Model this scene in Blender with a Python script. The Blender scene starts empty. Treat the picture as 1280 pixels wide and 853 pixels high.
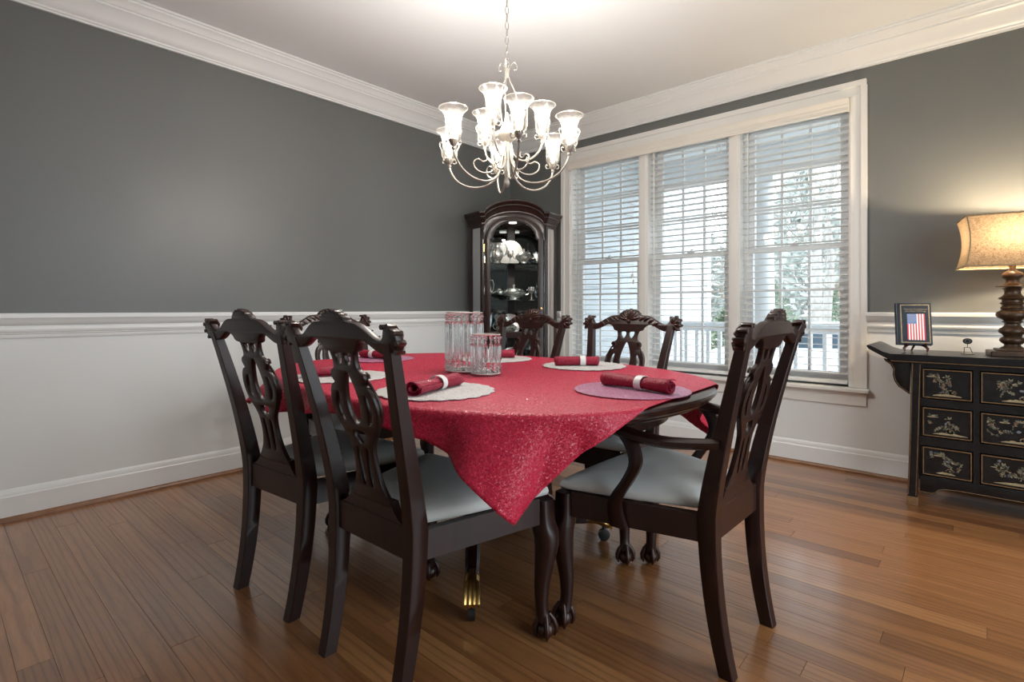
import bpy, bmesh, math, random
import numpy as np
from mathutils import Vector, Matrix

random.seed(7)
SC = bpy.context.scene
COL = SC.collection
PI = math.pi
R_ = math.radians

# ------------------------------------------------------------------ camera, world, lights, exposure
EYE = 1.05
CAMX, CAMY = 3.6107, -3.9998
HEAD = R_(41.9)                       # heading, counter-clockwise from +y
FWD = Vector((-math.sin(HEAD), math.cos(HEAD), 0))
RGT = Vector((math.cos(HEAD), math.sin(HEAD), 0))
cd = bpy.data.cameras.new('camera')
cam = bpy.data.objects.new('camera', cd); COL.objects.link(cam)
cam.location = (CAMX, CAMY, EYE)
cam.rotation_euler = (PI / 2, 0, HEAD)
cd.sensor_width = 36.0
cd.lens = 662.0 / 1280.0 * 36.0
cd.shift_y = -40.5 / 1280.0
cd.clip_start = 0.05
SC.camera = cam

world = bpy.data.worlds.new('overcast_sky'); SC.world = world
world.use_nodes = True
bg = world.node_tree.nodes['Background']
bg.inputs[0].default_value = (0.84, 0.93, 1.0, 1)
bg.inputs[1].default_value = 3.3

SC.view_settings.view_transform = 'Standard'
SC.view_settings.look = 'None'
SC.view_settings.gamma = 1.0
SC.view_settings.use_curve_mapping = False
SC.view_settings.exposure = 0.46
SC.cycles.use_denoising = True
SC.cycles.max_bounces = 10
SC.cycles.diffuse_bounces = 5
SC.cycles.transparent_max_bounces = 24
SC.cycles.sample_clamp_indirect = 6.0
SC.cycles.caustics_reflective = False
SC.cycles.caustics_refractive = False

# room dimensions
RX, RY, CZ = 5.0, -5.2, 2.755         # right wall x, front wall y, ceiling z
WT = 0.16                             # wall thickness

def portal(name, loc, rot, sx, sy):
    l = bpy.data.lights.new(name, 'AREA'); l.shape = 'RECTANGLE'; l.size = sx; l.size_y = sy
    l.cycles.is_portal = True
    o = bpy.data.objects.new(name, l); COL.objects.link(o); o.location = loc; o.rotation_euler = rot
    return o
# ways in for the daylight: the window seen in the photograph, and an unseen wide opening added for side light
portal('window_daylight', (1.85, 0.30, 1.47), (-PI / 2, 0, 0), 2.3, 2.0)
portal('added_side_daylight', (RX + 0.10, -2.2, 1.18), (0, PI / 2, 0), 2.36, 2.6)

# ------------------------------------------------------------------ materials
MATS = {}
def new_mat(name):
    m = bpy.data.materials.new(name); m.use_nodes = True
    nt = m.node_tree
    p = nt.nodes['Principled BSDF']
    MATS[name] = m
    return m, nt, p

def setp(p, **k):
    names = {'col': 'Base Color', 'rough': 'Roughness', 'metal': 'Metallic', 'spec': 'Specular IOR Level',
             'trans': 'Transmission Weight', 'ior': 'IOR', 'coat': 'Coat Weight', 'coatr': 'Coat Roughness',
             'sheen': 'Sheen Weight', 'sheenr': 'Sheen Roughness', 'sheent': 'Sheen Tint', 'ecol': 'Emission Color',
             'estr': 'Emission Strength', 'subs': 'Subsurface Weight', 'alpha': 'Alpha'}
    for a, v in k.items():
        if isinstance(v, tuple) and len(v) == 3: v = (*v, 1)
        p.inputs[names[a]].default_value = v

def noise(nt, scale, detail=3, rough=0.5, vec=None, dim='3D'):
    n = nt.nodes.new('ShaderNodeTexNoise'); n.inputs['Scale'].default_value = scale
    n.inputs['Detail'].default_value = detail; n.inputs['Roughness'].default_value = rough
    if vec is not None: nt.links.new(vec, n.inputs['Vector'])
    return n

def ramp(nt, fac, stops):
    r = nt.nodes.new('ShaderNodeValToRGB')
    while len(r.color_ramp.elements) < len(stops): r.color_ramp.elements.new(0.5)
    for e, (pos, c) in zip(r.color_ramp.elements, stops):
        e.position = pos; e.color = (*c, 1) if len(c) == 3 else c
    nt.links.new(fac, r.inputs['Fac'])
    return r

def coords(nt, kind='Object', scale=(1, 1, 1)):
    t = nt.nodes.new('ShaderNodeTexCoord'); m = nt.nodes.new('ShaderNodeMapping')
    m.inputs['Scale'].default_value = scale
    nt.links.new(t.outputs[kind], m.inputs['Vector'])
    return m.outputs['Vector']

def bump(nt, p, height, strength=0.1, dist=0.002):
    b = nt.nodes.new('ShaderNodeBump'); b.inputs['Strength'].default_value = strength
    b.inputs['Distance'].default_value = dist
    nt.links.new(height, b.inputs['Height']); nt.links.new(b.outputs['Normal'], p.inputs['Normal'])

def simple(name, col, rough=0.5, var=0.0, vscale=6.0, bmp=0.0, bscale=80.0, **k):
    m, nt, p = new_mat(name)
    setp(p, col=col, rough=rough, **k)
    if var > 0:
        v = coords(nt)
        n = noise(nt, vscale, 4, 0.6, v)
        a = tuple(max(0, c * (1 - var)) for c in col); b = tuple(min(1, c * (1 + var)) for c in col)
        r = ramp(nt, n.outputs['Fac'], [(0.3, a), (0.7, b)])
        nt.links.new(r.outputs['Color'], p.inputs['Base Color'])
    if bmp > 0:
        v = coords(nt)
        n = noise(nt, bscale, 3, 0.5, v)
        bump(nt, p, n.outputs['Fac'], bmp)
    return m

simple('paint_grey', (0.145, 0.152, 0.148), 0.40, var=0.04, vscale=1.5, bmp=0.05, bscale=14, spec=0.5)
simple('paint_white', (0.79, 0.812, 0.815), 0.45, var=0.015, vscale=2.0, bmp=0.03, bscale=20)
simple('ceiling_paint', (0.80, 0.82, 0.825), 0.65, var=0.012, vscale=1.2, bmp=0.03, bscale=25)
simple('trim_white', (0.82, 0.837, 0.838), 0.32, var=0.01)
simple('casing_white', (0.80, 0.79, 0.76), 0.32, var=0.01)
simple('valance_cream', (0.80, 0.77, 0.70), 0.4, var=0.02)
simple('slat_white', (0.80, 0.80, 0.78), 0.45, var=0.02)
simple('vinyl_white', (0.80, 0.81, 0.82), 0.4, var=0.01)
simple('cord_white', (0.75, 0.74, 0.70), 0.7)
simple('shoe_wood', (0.23, 0.10, 0.04), 0.35, var=0.25, vscale=12)
simple('brass', (0.72, 0.47, 0.16), 0.28, var=0.15, vscale=30, metal=1.0)
simple('black_metal', (0.012, 0.012, 0.013), 0.4, var=0.1)
simple('dark_rubber', (0.02, 0.02, 0.02), 0.6, var=0.1)
simple('silver', (0.90, 0.89, 0.87), 0.24, var=0.03, metal=0.85)
simple('napkin_ring_silver', (0.80, 0.80, 0.80), 0.35, var=0.05, vscale=60)
simple('chandelier_metal', (0.27, 0.25, 0.215), 0.36, var=0.12, vscale=25, metal=0.35)
simple('mirror', (0.48, 0.51, 0.52), 0.03, var=0.01, metal=1.0)
simple('lamp_bronze', (0.060, 0.032, 0.016), 0.36, var=0.5, vscale=18, bmp=0.15, bscale=30, metal=0.25)
simple('black_lacquer', (0.0075, 0.0075, 0.008), 0.30, var=0.4, vscale=25, spec=0.4)
simple('gilt_line', (0.17, 0.095, 0.04), 0.45, var=0.35, vscale=50)
simple('gilt_pale', (0.30, 0.24, 0.14), 0.45, var=0.3, vscale=60)
simple('paint_cream', (0.28, 0.25, 0.18), 0.5, var=0.3, vscale=70)
simple('paint_sage', (0.13, 0.145, 0.105), 0.5, var=0.3, vscale=70)
simple('paint_rose', (0.28, 0.15, 0.10), 0.5, var=0.25, vscale=70)
simple('paint_slate', (0.13, 0.15, 0.19), 0.5, var=0.25, vscale=70)
simple('book_blue', (0.012, 0.022, 0.038), 0.35, var=0.2, vscale=20)
simple('page_white', (0.75, 0.72, 0.63), 0.7, var=0.1, vscale=90)
simple('flag_red', (0.62, 0.05, 0.10), 0.4, var=0.05)
simple('flag_white', (0.85, 0.84, 0.86), 0.4, var=0.03)
simple('flag_blue', (0.06, 0.14, 0.38), 0.4, var=0.08)
simple('stand_rosewood', (0.045, 0.010, 0.010), 0.3, var=0.3, vscale=20)
simple('steel', (0.55, 0.55, 0.56), 0.25, var=0.05, metal=1.0)
simple('siding', (0.60, 0.64, 0.67), 0.6, var=0.02)
simple('porch_paint', (0.84, 0.85, 0.86), 0.55, var=0.02)
simple('porch_floor', (0.70, 0.71, 0.72), 0.6, var=0.08)
simple('lawn_frost', (0.50, 0.51, 0.47), 0.9, var=0.12, vscale=0.5)
simple('bark', (0.36, 0.345, 0.33), 0.9, var=0.3, vscale=8)  # bark colour lightened to stand in for outdoor haze
simple('leaf_green', (0.20, 0.26, 0.18), 0.7, var=0.4, vscale=2.0)
simple('leaf_hazy', (0.56, 0.59, 0.57), 0.8, var=0.25, vscale=0.8)  # distance haze is put into this pale leaf colour
simple('car_white', (0.78, 0.80, 0.82), 0.25, var=0.01, coat=0.5)
simple('car_glass', (0.06, 0.09, 0.12), 0.1, var=0.05)
simple('bulb_base', (0.7, 0.66, 0.58), 0.4, var=0.05)

def emission(name, col, strength):
    m, nt, p = new_mat(name)
    setp(p, col=col, ecol=col, estr=strength)
    return m
emission('bulb_glow', (1.0, 0.84, 0.64), 8.0)
emission('puck_glow', (1.0, 0.93, 0.82), 2.0)

def thin_glass(name, tint=(0.97, 0.985, 0.98), rough=0.01, mul=1.0):
    m, nt, p = new_mat(name)
    nt.nodes.remove(p)
    out = nt.nodes['Material Output']
    tr = nt.nodes.new('ShaderNodeBsdfTransparent'); tr.inputs[0].default_value = (*tint, 1)
    gl = nt.nodes.new('ShaderNodeBsdfGlossy'); gl.inputs['Roughness'].default_value = rough
    fr = nt.nodes.new('ShaderNodeFresnel'); fr.inputs['IOR'].default_value = 1.5
    mx = nt.nodes.new('ShaderNodeMixShader')
    nt.links.new(fr.outputs[0], mx.inputs[0]); nt.links.new(tr.outputs[0], mx.inputs[1]); nt.links.new(gl.outputs[0], mx.inputs[2])
    nt.links.new(mx.outputs[0], out.inputs['Surface'])
    return m
thin_glass('window_glass')
thin_glass('cabinet_glass', (0.95, 0.97, 0.96))
thin_glass('shelf_glass', (0.88, 0.94, 0.92))

def crystal():
    m, nt, p = new_mat('crystal')
    nt.nodes.remove(p)
    out = nt.nodes['Material Output']
    g = nt.nodes.new('ShaderNodeBsdfGlass'); g.inputs['IOR'].default_value = 1.6; g.inputs['Roughness'].default_value = 0.02
    t = nt.nodes.new('ShaderNodeBsdfTransparent'); t.inputs[0].default_value = (0.95, 0.95, 0.96, 1)
    x = nt.nodes.new('ShaderNodeMixShader'); x.inputs[0].default_value = 0.25
    nt.links.new(g.outputs[0], x.inputs[1]); nt.links.new(t.outputs[0], x.inputs[2])
    nt.links.new(x.outputs[0], out.inputs['Surface'])
crystal()

def shade_glass():
    # seeded frosted glass: part clear, part diffusing
    m, nt, p = new_mat('shade_glass')
    nt.nodes.remove(p)
    out = nt.nodes['Material Output']
    tl = nt.nodes.new('ShaderNodeBsdfTranslucent'); tl.inputs[0].default_value = (0.95, 0.90, 0.82, 1)
    df = nt.nodes.new('ShaderNodeBsdfDiffuse'); df.inputs[0].default_value = (0.9, 0.88, 0.84, 1)
    tr = nt.nodes.new('ShaderNodeBsdfTransparent'); tr.inputs[0].default_value = (1, 0.98, 0.95, 1)
    gl = nt.nodes.new('ShaderNodeBsdfGlossy'); gl.inputs['Roughness'].default_value = 0.15
    a = nt.nodes.new('ShaderNodeMixShader'); a.inputs[0].default_value = 0.35
    nt.links.new(tl.outputs[0], a.inputs[1]); nt.links.new(df.outputs[0], a.inputs[2])
    b = nt.nodes.new('ShaderNodeMixShader')
    v = coords(nt); n = noise(nt, 60, 3, 0.6, v)
    r = ramp(nt, n.outputs['Fac'], [(0.35, (0.965, 0.965, 0.965)), (0.7, (0.990, 0.990, 0.990))])
    nt.links.new(r.outputs['Color'], b.inputs[0])
    nt.links.new(a.outputs[0], b.inputs[1]); nt.links.new(tr.outputs[0], b.inputs[2])
    c = nt.nodes.new('ShaderNodeMixShader'); c.inputs[0].default_value = 0.10
    nt.links.new(b.outputs[0], c.inputs[1]); nt.links.new(gl.outputs[0], c.inputs[2])
    nt.links.new(c.outputs[0], out.inputs['Surface'])
shade_glass()

def linen():
    m, nt, p = new_mat('lamp_linen')
    nt.nodes.remove(p)
    out = nt.nodes['Material Output']
    v = coords(nt, 'Object', (1, 1, 1))
    n1 = noise(nt, 140, 4, 0.75, v)
    r = ramp(nt, n1.outputs['Fac'], [(0.32, (0.12, 0.080, 0.048)), (0.62, (0.30, 0.225, 0.15))])
    tl = nt.nodes.new('ShaderNodeBsdfTranslucent'); df = nt.nodes.new('ShaderNodeBsdfDiffuse')
    nt.links.new(r.outputs['Color'], tl.inputs[0]); nt.links.new(r.outputs['Color'], df.inputs[0])
    x = nt.nodes.new('ShaderNodeMixShader'); x.inputs[0].default_value = 0.80
    nt.links.new(tl.outputs[0], x.inputs[1]); nt.links.new(df.outputs[0], x.inputs[2])
    nt.links.new(x.outputs[0], out.inputs['Surface'])
linen()

def oak():
    m, nt, p = new_mat('oak_plank')
    g = nt.nodes.new('ShaderNodeNewGeometry'); oi = nt.nodes.new('ShaderNodeObjectInfo')
    sep = nt.nodes.new('ShaderNodeVectorMath'); sep.operation = 'MULTIPLY'
    sep.inputs[1].default_value = (1.5, 15, 1)
    nt.links.new(g.outputs['Position'], sep.inputs[0])
    off = nt.nodes.new('ShaderNodeVectorMath'); off.operation = 'SCALE'
    comb = nt.nodes.new('ShaderNodeCombineXYZ')
    for i, f in enumerate((37.0, 91.0, 53.0)):
        mm = nt.nodes.new('ShaderNodeMath'); mm.operation = 'MULTIPLY'; mm.inputs[1].default_value = f
        nt.links.new(oi.outputs['Random'], mm.inputs[0]); nt.links.new(mm.outputs[0], comb.inputs[i])
    add = nt.nodes.new('ShaderNodeVectorMath'); add.operation = 'ADD'
    nt.links.new(sep.outputs[0], add.inputs[0]); nt.links.new(comb.outputs[0], add.inputs[1])
    n1 = noise(nt, 1.3, 5, 0.62, add.outputs[0]); n1.inputs['Distortion'].default_value = 0.9
    n2 = noise(nt, 9.0, 3, 0.6, add.outputs[0])
    w = nt.nodes.new('ShaderNodeTexWave'); w.wave_type = 'RINGS'; w.inputs['Scale'].default_value = 1.1
    w.inputs['Distortion'].default_value = 5.0; w.inputs['Detail'].default_value = 2.0; w.inputs['Detail Scale'].default_value = 0.8
    nt.links.new(add.outputs[0], w.inputs['Vector'])
    base = ramp(nt, oi.outputs['Random'], [(0.0, (0.150, 0.060, 0.023)), (0.25, (0.290, 0.125, 0.045)), (0.5, (0.350, 0.155, 0.056)), (0.75, (0.255, 0.107, 0.040)), (1.0, (0.410, 0.195, 0.074))])
    grain = ramp(nt, w.outputs['Fac'], [(0.0, (0.74, 0.70, 0.66)), (0.22, (0.98, 0.97, 0.96)), (1.0, (1.05, 1.04, 1.03))])
    streak = ramp(nt, n1.outputs['Fac'], [(0.28, (0.72, 0.68, 0.65)), (0.5, (1.0, 1.0, 1.0)), (0.75, (1.12, 1.12, 1.10))])
    fine = ramp(nt, n2.outputs['Fac'], [(0.3, (0.90, 0.88, 0.86)), (0.6, (1.04, 1.04, 1.04))])
    cur = base.outputs['Color']
    for q in (grain, streak, fine):
        mx = nt.nodes.new('ShaderNodeMix'); mx.data_type = 'RGBA'; mx.blend_type = 'MULTIPLY'; mx.inputs['Factor'].default_value = 1.0
        mx.clamp_result = False
        nt.links.new(cur, mx.inputs['A']); nt.links.new(q.outputs['Color'], mx.inputs['B']); cur = mx.outputs['Result']
    nt.links.new(cur, p.inputs['Base Color'])
    setp(p, rough=0.34, spec=0.5, coat=0.7, coatr=0.15)
    bump(nt, p, n1.outputs['Fac'], 0.06, 0.001)
oak()
simple('subfloor', (0.05, 0.025, 0.012), 0.8, var=0.2)

def mahogany(name, col, rough, dark=0.45):
    m, nt, p = new_mat(name)
    v = coords(nt, 'Object', (1, 1, 0.12))
    n = noise(nt, 38, 4, 0.6, v)
    a = tuple(c * dark for c in col)
    r = ramp(nt, n.outputs['Fac'], [(0.3, a), (0.7, col)])
    nt.links.new(r.outputs['Color'], p.inputs['Base Color'])
    setp(p, rough=rough, spec=0.4, coat=0.15, coatr=0.15)
    n2 = noise(nt, 120, 2, 0.5, v); bump(nt, p, n2.outputs['Fac'], 0.04, 0.001)
mahogany("mahogany", (0.026, 0.0068, 0.0048), 0.38)
mahogany('mahogany_carved', (0.042, 0.013, 0.008), 0.28)
mahogany('table_wood', (0.032, 0.010, 0.008), 0.25)
mahogany('cabinet_wood', (0.034, 0.013, 0.010), 0.30)

def fabric(name, col, scale=420, rough=0.85, sheen=0.2, bst=0.15, var=0.1):
    m, nt, p = new_mat(name)
    v = coords(nt, 'Object')
    n = noise(nt, scale, 2, 0.5, v)
    a = tuple(c * (1 - var) for c in col); b = tuple(min(1, c * (1 + var)) for c in col)
    n0 = noise(nt, 9, 4, 0.6, v)
    r = ramp(nt, n0.outputs['Fac'], [(0.3, a), (0.7, b)])
    nt.links.new(r.outputs['Color'], p.inputs['Base Color'])
    setp(p, rough=rough, sheen=sheen)
    bump(nt, p, n.outputs['Fac'], bst, 0.001)
fabric('seat_fabric', (0.62, 0.63, 0.61), 260, 0.92, 0.10, 0.35, 0.05)

def glitter(name, col, col2, scale, rough=0.45, flake=0.35, sheen=0.35, sheent=(1.0, 0.45, 0.55), tiltk=0.9):
    # crinkled cloth with metallic thread: cells of differing gloss
    m, nt, p = new_mat(name)
    v = coords(nt, 'Object')
    vo = nt.nodes.new('ShaderNodeTexVoronoi'); vo.inputs['Scale'].default_value = scale
    nt.links.new(v, vo.inputs['Vector'])
    n = noise(nt, scale * 0.35, 3, 0.6, v)
    r = ramp(nt, n.outputs['Fac'], [(0.35, col), (0.7, col2)])
    nt.links.new(r.outputs['Color'], p.inputs['Base Color'])
    fl = nt.nodes.new('ShaderNodeSeparateColor'); nt.links.new(vo.outputs['Color'], fl.inputs[0])
    mr = nt.nodes.new('ShaderNodeMapRange'); mr.inputs['From Min'].default_value = 0.86; mr.inputs['From Max'].default_value = 0.90
    mr.inputs['To Min'].default_value = rough; mr.inputs['To Max'].default_value = 0.18
    nt.links.new(fl.outputs[0], mr.inputs['Value']); nt.links.new(mr.outputs[0], p.inputs['Roughness'])
    setp(p, sheen=sheen, sheenr=0.45, sheent=sheent, spec=flake)
    ge = nt.nodes.new('ShaderNodeNewGeometry')
    def vm(op, a, b=None, val=None):
        q = nt.nodes.new('ShaderNodeVectorMath'); q.operation = op; nt.links.new(a, q.inputs[0])
        if b is not None: nt.links.new(b, q.inputs[1])
        if val is not None:
            if op == 'SCALE': q.inputs['Scale'].default_value = val
            else: q.inputs[1].default_value = val
        return q.outputs[0]
    tilt = vm('SCALE', vm('SUBTRACT', vo.outputs['Color'], val=(0.5, 0.5, 0.5)), val=tiltk)
    nt.links.new(vm('NORMALIZE', vm('ADD', ge.outputs['Normal'], tilt)), p.inputs['Normal'])
glitter('tablecloth_red', (0.47, 0.008, 0.044), (0.58, 0.017, 0.056), 330, 0.48, 0.5, 0.10, (1.0, 0.5, 0.65), 0.65)
glitter('napkin_red', (0.27, 0.007, 0.032), (0.36, 0.012, 0.044), 420, 0.5, 0.4, 0.08, (1.0, 0.5, 0.65), 0.6)
glitter('mat_silver', (0.56, 0.55, 0.54), (0.66, 0.65, 0.64), 320, 0.6, 0.4, 0.1, (1, 1, 1))
glitter('mat_violet', (0.42, 0.12, 0.22), (0.56, 0.22, 0.34), 300, 0.35, 0.8, 0.3, (0.8, 0.6, 1.0))

# ------------------------------------------------------------------ mesh helpers
class MB:
    def __init__(s): s.v = []; s.f = []; s.mi = []; s.cur = 0
    def add(s, vs, fs):
        o = len(s.v); s.v += [tuple(p) for p in vs]
        s.f += [tuple(i + o for i in q) for q in fs]; s.mi += [s.cur] * len(fs)
    def box(s, x0, x1, y0, y1, z0, z1):
        v = [(x, y, z) for z in (z0, z1) for y in (y0, y1) for x in (x0, x1)]
        s.add(v, [(0, 2, 3, 1), (4, 5, 7, 6), (0, 1, 5, 4), (2, 6, 7, 3), (0, 4, 6, 2), (1, 3, 7, 5)])
    def bbox(s, x0, x1, y0, y1, z0, z1, b=0.003):
        # box with all edges chamfered, as a loft of three-stage rings in z
        rings = []
        for z, i in ((z0, b), (z0 + b, 0), (z1 - b, 0), (z1, b)):
            c = b
            rings.append([(x0 + i, y0 + c, z), (x0 + c, y0 + i, z), (x1 - c, y0 + i, z), (x1 - i, y0 + c, z),
                          (x1 - i, y1 - c, z), (x1 - c, y1 - i, z), (x0 + c, y1 - i, z), (x0 + i, y1 - c, z)])
        s.loft(rings)
    def loft(s, rings, cap=True, close=False):
        n = len(rings[0]); vs = [p for r in rings for p in r]; fs = []
        m = len(rings)
        for a in range(m if close else m - 1):
            b = (a + 1) % m
            for i in range(n):
                j = (i + 1) % n
                fs.append((a * n + i, a * n + j, b * n + j, b * n + i))
        if cap and not close:
            fs.append(tuple(reversed(range(n)))); fs.append(tuple((m - 1) * n + i for i in range(n)))
        s.add(vs, fs)
    def tube(s, pts, r, n=8, cap=True, sq=None):
        pts = [Vector(p) for p in pts]; m = len(pts)
        rs = [r] * m if not hasattr(r, '__len__') else r
        T = [(pts[min(i + 1, m - 1)] - pts[max(i - 1, 0)]).normalized() for i in range(m)]
        u = T[0].orthogonal().normalized(); rings = []
        for i in range(m):
            u = (u - T[i] * u.dot(T[i]))
            u = u.normalized() if u.length > 1e-6 else T[i].orthogonal().normalized()
            w = T[i].cross(u)
            rings.append([pts[i] + (u * math.cos(2 * PI * k / n) + w * math.sin(2 * PI * k / n)) * rs[i] for k in range(n)])
        s.loft(rings, cap)
    def lathe(s, prof, n=24, c=(0, 0, 0), cap=True):
        rings = [[(c[0] + r * math.cos(2 * PI * k / n), c[1] + r * math.sin(2 * PI * k / n), c[2] + z) for k in range(n)] for r, z in prof]
        s.loft(rings, cap)
    def ball(s, c, r, n=10, m=6, sc=(1, 1, 1)):
        rings = []
        for i in range(m + 1):
            a = PI * (i + 0.02) / (m + 0.04)
            rings.append([(c[0] + sc[0] * r * math.sin(a) * math.cos(2 * PI * k / n), c[1] + sc[1] * r * math.sin(a) * math.sin(2 * PI * k / n), c[2] - sc[2] * r * math.cos(a)) for k in range(n)])
        s.loft(rings)
    def prism(s, poly, y0, y1):
        # polygon in x,z extruded along y (convex or mildly concave; n-gon caps)
        n = len(poly)
        s.add([(x, y0, z) for x, z in poly] + [(x, y1, z) for x, z in poly],
              [tuple(range(n)), tuple(reversed(range(n, 2 * n)))] + [(i, i + n, (i + 1) % n + n, (i + 1) % n) for i in range(n)])
    def mesh(s, name, mats, smooth=40):
        me = bpy.data.meshes.new(name); me.from_pydata(s.v, [], s.f)
        if not isinstance(mats, (list, tuple)): mats = [mats]
        for m in mats: me.materials.append(MATS[m])
        if len(mats) > 1: me.polygons.foreach_set('material_index', s.mi)
        me.update(); fix(me, smooth)
        return me
    def build(s, name, mats, parent=None, smooth=40, loc=None):
        return put(name, s.mesh(name, mats, smooth), parent, loc)

def fix(me, smooth=40):
    bm = bmesh.new(); bm.from_mesh(me)
    bmesh.ops.recalc_face_normals(bm, faces=bm.faces)
    bm.to_mesh(me); bm.free()
    if smooth:
        me.shade_smooth(); me.set_sharp_from_angle(angle=R_(smooth))

def put(name, me, parent=None, loc=None, rot=None):
    o = bpy.data.objects.new(name, me); COL.objects.link(o)
    if parent is not None: o.parent = parent
    if loc is not None: o.location = loc
    if rot is not None: o.rotation_euler = rot
    return o

def tag(o, label, cat, group=None):
    o['label'] = label; o['category'] = cat
    if group: o['group'] = group
    return o
def thing(name, label, cat, loc=(0, 0, 0), rz=0, group=None):
    o = bpy.data.objects.new(name, None); COL.objects.link(o); o.empty_display_size = 0.1
    o.location = loc; o.rotation_euler = (0, 0, rz)
    return tag(o, label, cat, group)
def struct(o): o['kind'] = 'structure'; return o
def copy_tree(o, parent=None):
    c = o.copy(); COL.objects.link(c); c.parent = parent
    for ch in list(o.children): copy_tree(ch, c)
    return c

def cr(pts, k=6, closed=True):
    # Catmull-Rom sampling
    P = [Vector(p) for p in pts]; n = len(P); out = []
    rng = n if closed else n - 1
    for i in range(rng):
        if closed: a, b, c, d = P[i - 1], P[i], P[(i + 1) % n], P[(i + 2) % n]
        else: a, b, c, d = P[max(i - 1, 0)], P[i], P[i + 1], P[min(i + 2, n - 1)]
        for j in range(k):
            t = j / k
            out.append(0.5 * ((2 * b) + (c - a) * t + (2 * a - 5 * b + 4 * c - d) * t * t + (3 * b - a - 3 * c + d) * t ** 3))
    if not closed: out.append(P[-1])
    return out

def fretwork(name, loops, thick, mat, bevel=0.0015, xf=None, smooth=40):
    # outline with holes, filled and given thickness; loops in (x, z); returns a mesh with y as depth
    cu = bpy.data.curves.new(name, 'CURVE'); cu.dimensions = '2D'; cu.fill_mode = 'BOTH'
    cu.extrude = thick / 2 - bevel; cu.bevel_depth = bevel; cu.bevel_resolution = 1; cu.offset = -bevel
    for lp in loops:
        sp = cu.splines.new('POLY'); sp.points.add(len(lp) - 1)
        for p, q in zip(sp.points, lp): p.co = (q[0], q[1], 0, 1)
        sp.use_cyclic_u = True
    ob = bpy.data.objects.new(name, cu); COL.objects.link(ob)
    dg = bpy.context.evaluated_depsgraph_get()
    me = bpy.data.meshes.new_from_object(ob.evaluated_get(dg))
    bpy.data.objects.remove(ob); bpy.data.curves.remove(cu)
    me.name = name
    me.materials.clear(); me.materials.append(MATS[mat])
    for v in me.vertices:
        x, z, y = v.co
        v.co = xf(x, y, z) if xf else (x, y, z)
    bm = bmesh.new(); bm.from_mesh(me)
    bmesh.ops.remove_doubles(bm, verts=bm.verts, dist=1e-5)
    bmesh.ops.recalc_face_normals(bm, faces=bm.faces); bm.to_mesh(me); bm.free()
    for p in me.polygons: p.use_smooth = True
    me.set_sharp_from_angle(angle=R_(smooth))
    return me

def mirror(half):
    return list(half) + [(-x, z) for x, z in reversed(half)]

def mould(name, prof, p0, p1, inward, mat, m0=0, m1=0, parent=None):
    # extrude a moulding profile (offset into the room, z) from p0 to p1; m = mitre (offset added along the run per unit of profile depth)
    p0 = Vector((*p0, 0)); p1 = Vector((*p1, 0)); d = (p1 - p0).normalized(); nrm = Vector((*inward, 0))
    mb = MB()
    mb.loft([[p0 + nrm * o + d * (o * m0) + Vector((0, 0, z)) for o, z in prof], [p1 + nrm * o - d * (o * m1) + Vector((0, 0, z)) for o, z in prof]])
    return mb.build(name, mat, parent, 25)

# ------------------------------------------------------------------ the room: floor
mb = MB(); mb.box(-WT, RX + WT, RY - WT, WT, -0.12, -0.018)
floor = struct(mb.build('floor', 'subfloor', None, 0))
PW = 0.083
pl = MB(); pl.bbox(-0.5, 0.5, -PW / 2 + 0.0003, PW / 2 - 0.0003, -0.018, 0.0, 0.0006)
plank_me = pl.mesh('plank', 'oak_plank', 0)
rnd = random.Random(3)
y = 0.0; row = 0
while y > RY:
    yc = y - PW / 2
    x = -rnd.uniform(0.0, 0.9)
    while x < RX:
        L = rnd.choice([0.45, 0.7, 0.95, 1.2, 1.5, 1.8, 2.1])
        a, b = max(x, 0.0), min(x + L, RX)
        if b - a > 0.08:
            o = put('plank', plank_me, floor, ((a + b) / 2, yc, 0.0))
            o.scale = (b - a - 0.001, 1, 1)
        x += L
    y -= PW; row += 1

# ceiling
mb = MB(); mb.box(-WT, RX + WT, RY - WT, WT, CZ, CZ + 0.12)
struct(mb.build('ceiling', 'ceiling_paint', None, 0))

# walls; the chair rail splits grey paint from white
RAIL = 1.027
WOX0, WOX1, WOZ0, WOZ1 = 0.748, 2.955, 0.545, 2.408      # rough window opening
def wall_boxes(name, boxes, mat, parent=None):
    mb = MB()
    for b in boxes: mb.box(*b)
    return mb.build(name, mat, parent, 0)
wl = struct(wall_boxes('wall_left', [(-WT, 0, RY - WT, WT, 0, CZ)], 'paint_grey'))
wall_boxes('wainscot', [(0, 0.004, RY, 0, 0, RAIL - 0.02)], 'paint_white', wl)
wb = struct(wall_boxes('wall_back', [(0, WOX0, 0, WT, 0, CZ), (WOX1, RX, 0, WT, 0, CZ), (WOX0, WOX1, 0, WT, 0, WOZ0), (WOX0, WOX1, 0, WT, WOZ1, CZ)], 'paint_grey'))
wall_boxes('wainscot', [(0.004, WOX0 - 0.01, -0.004, 0, 0, RAIL - 0.02), (WOX1 + 0.01, RX, -0.004, 0, 0, RAIL - 0.02), (WOX0 - 0.01, WOX1 + 0.01, -0.004, 0, 0, WOZ0 - 0.01)], 'paint_white', wb)
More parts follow.
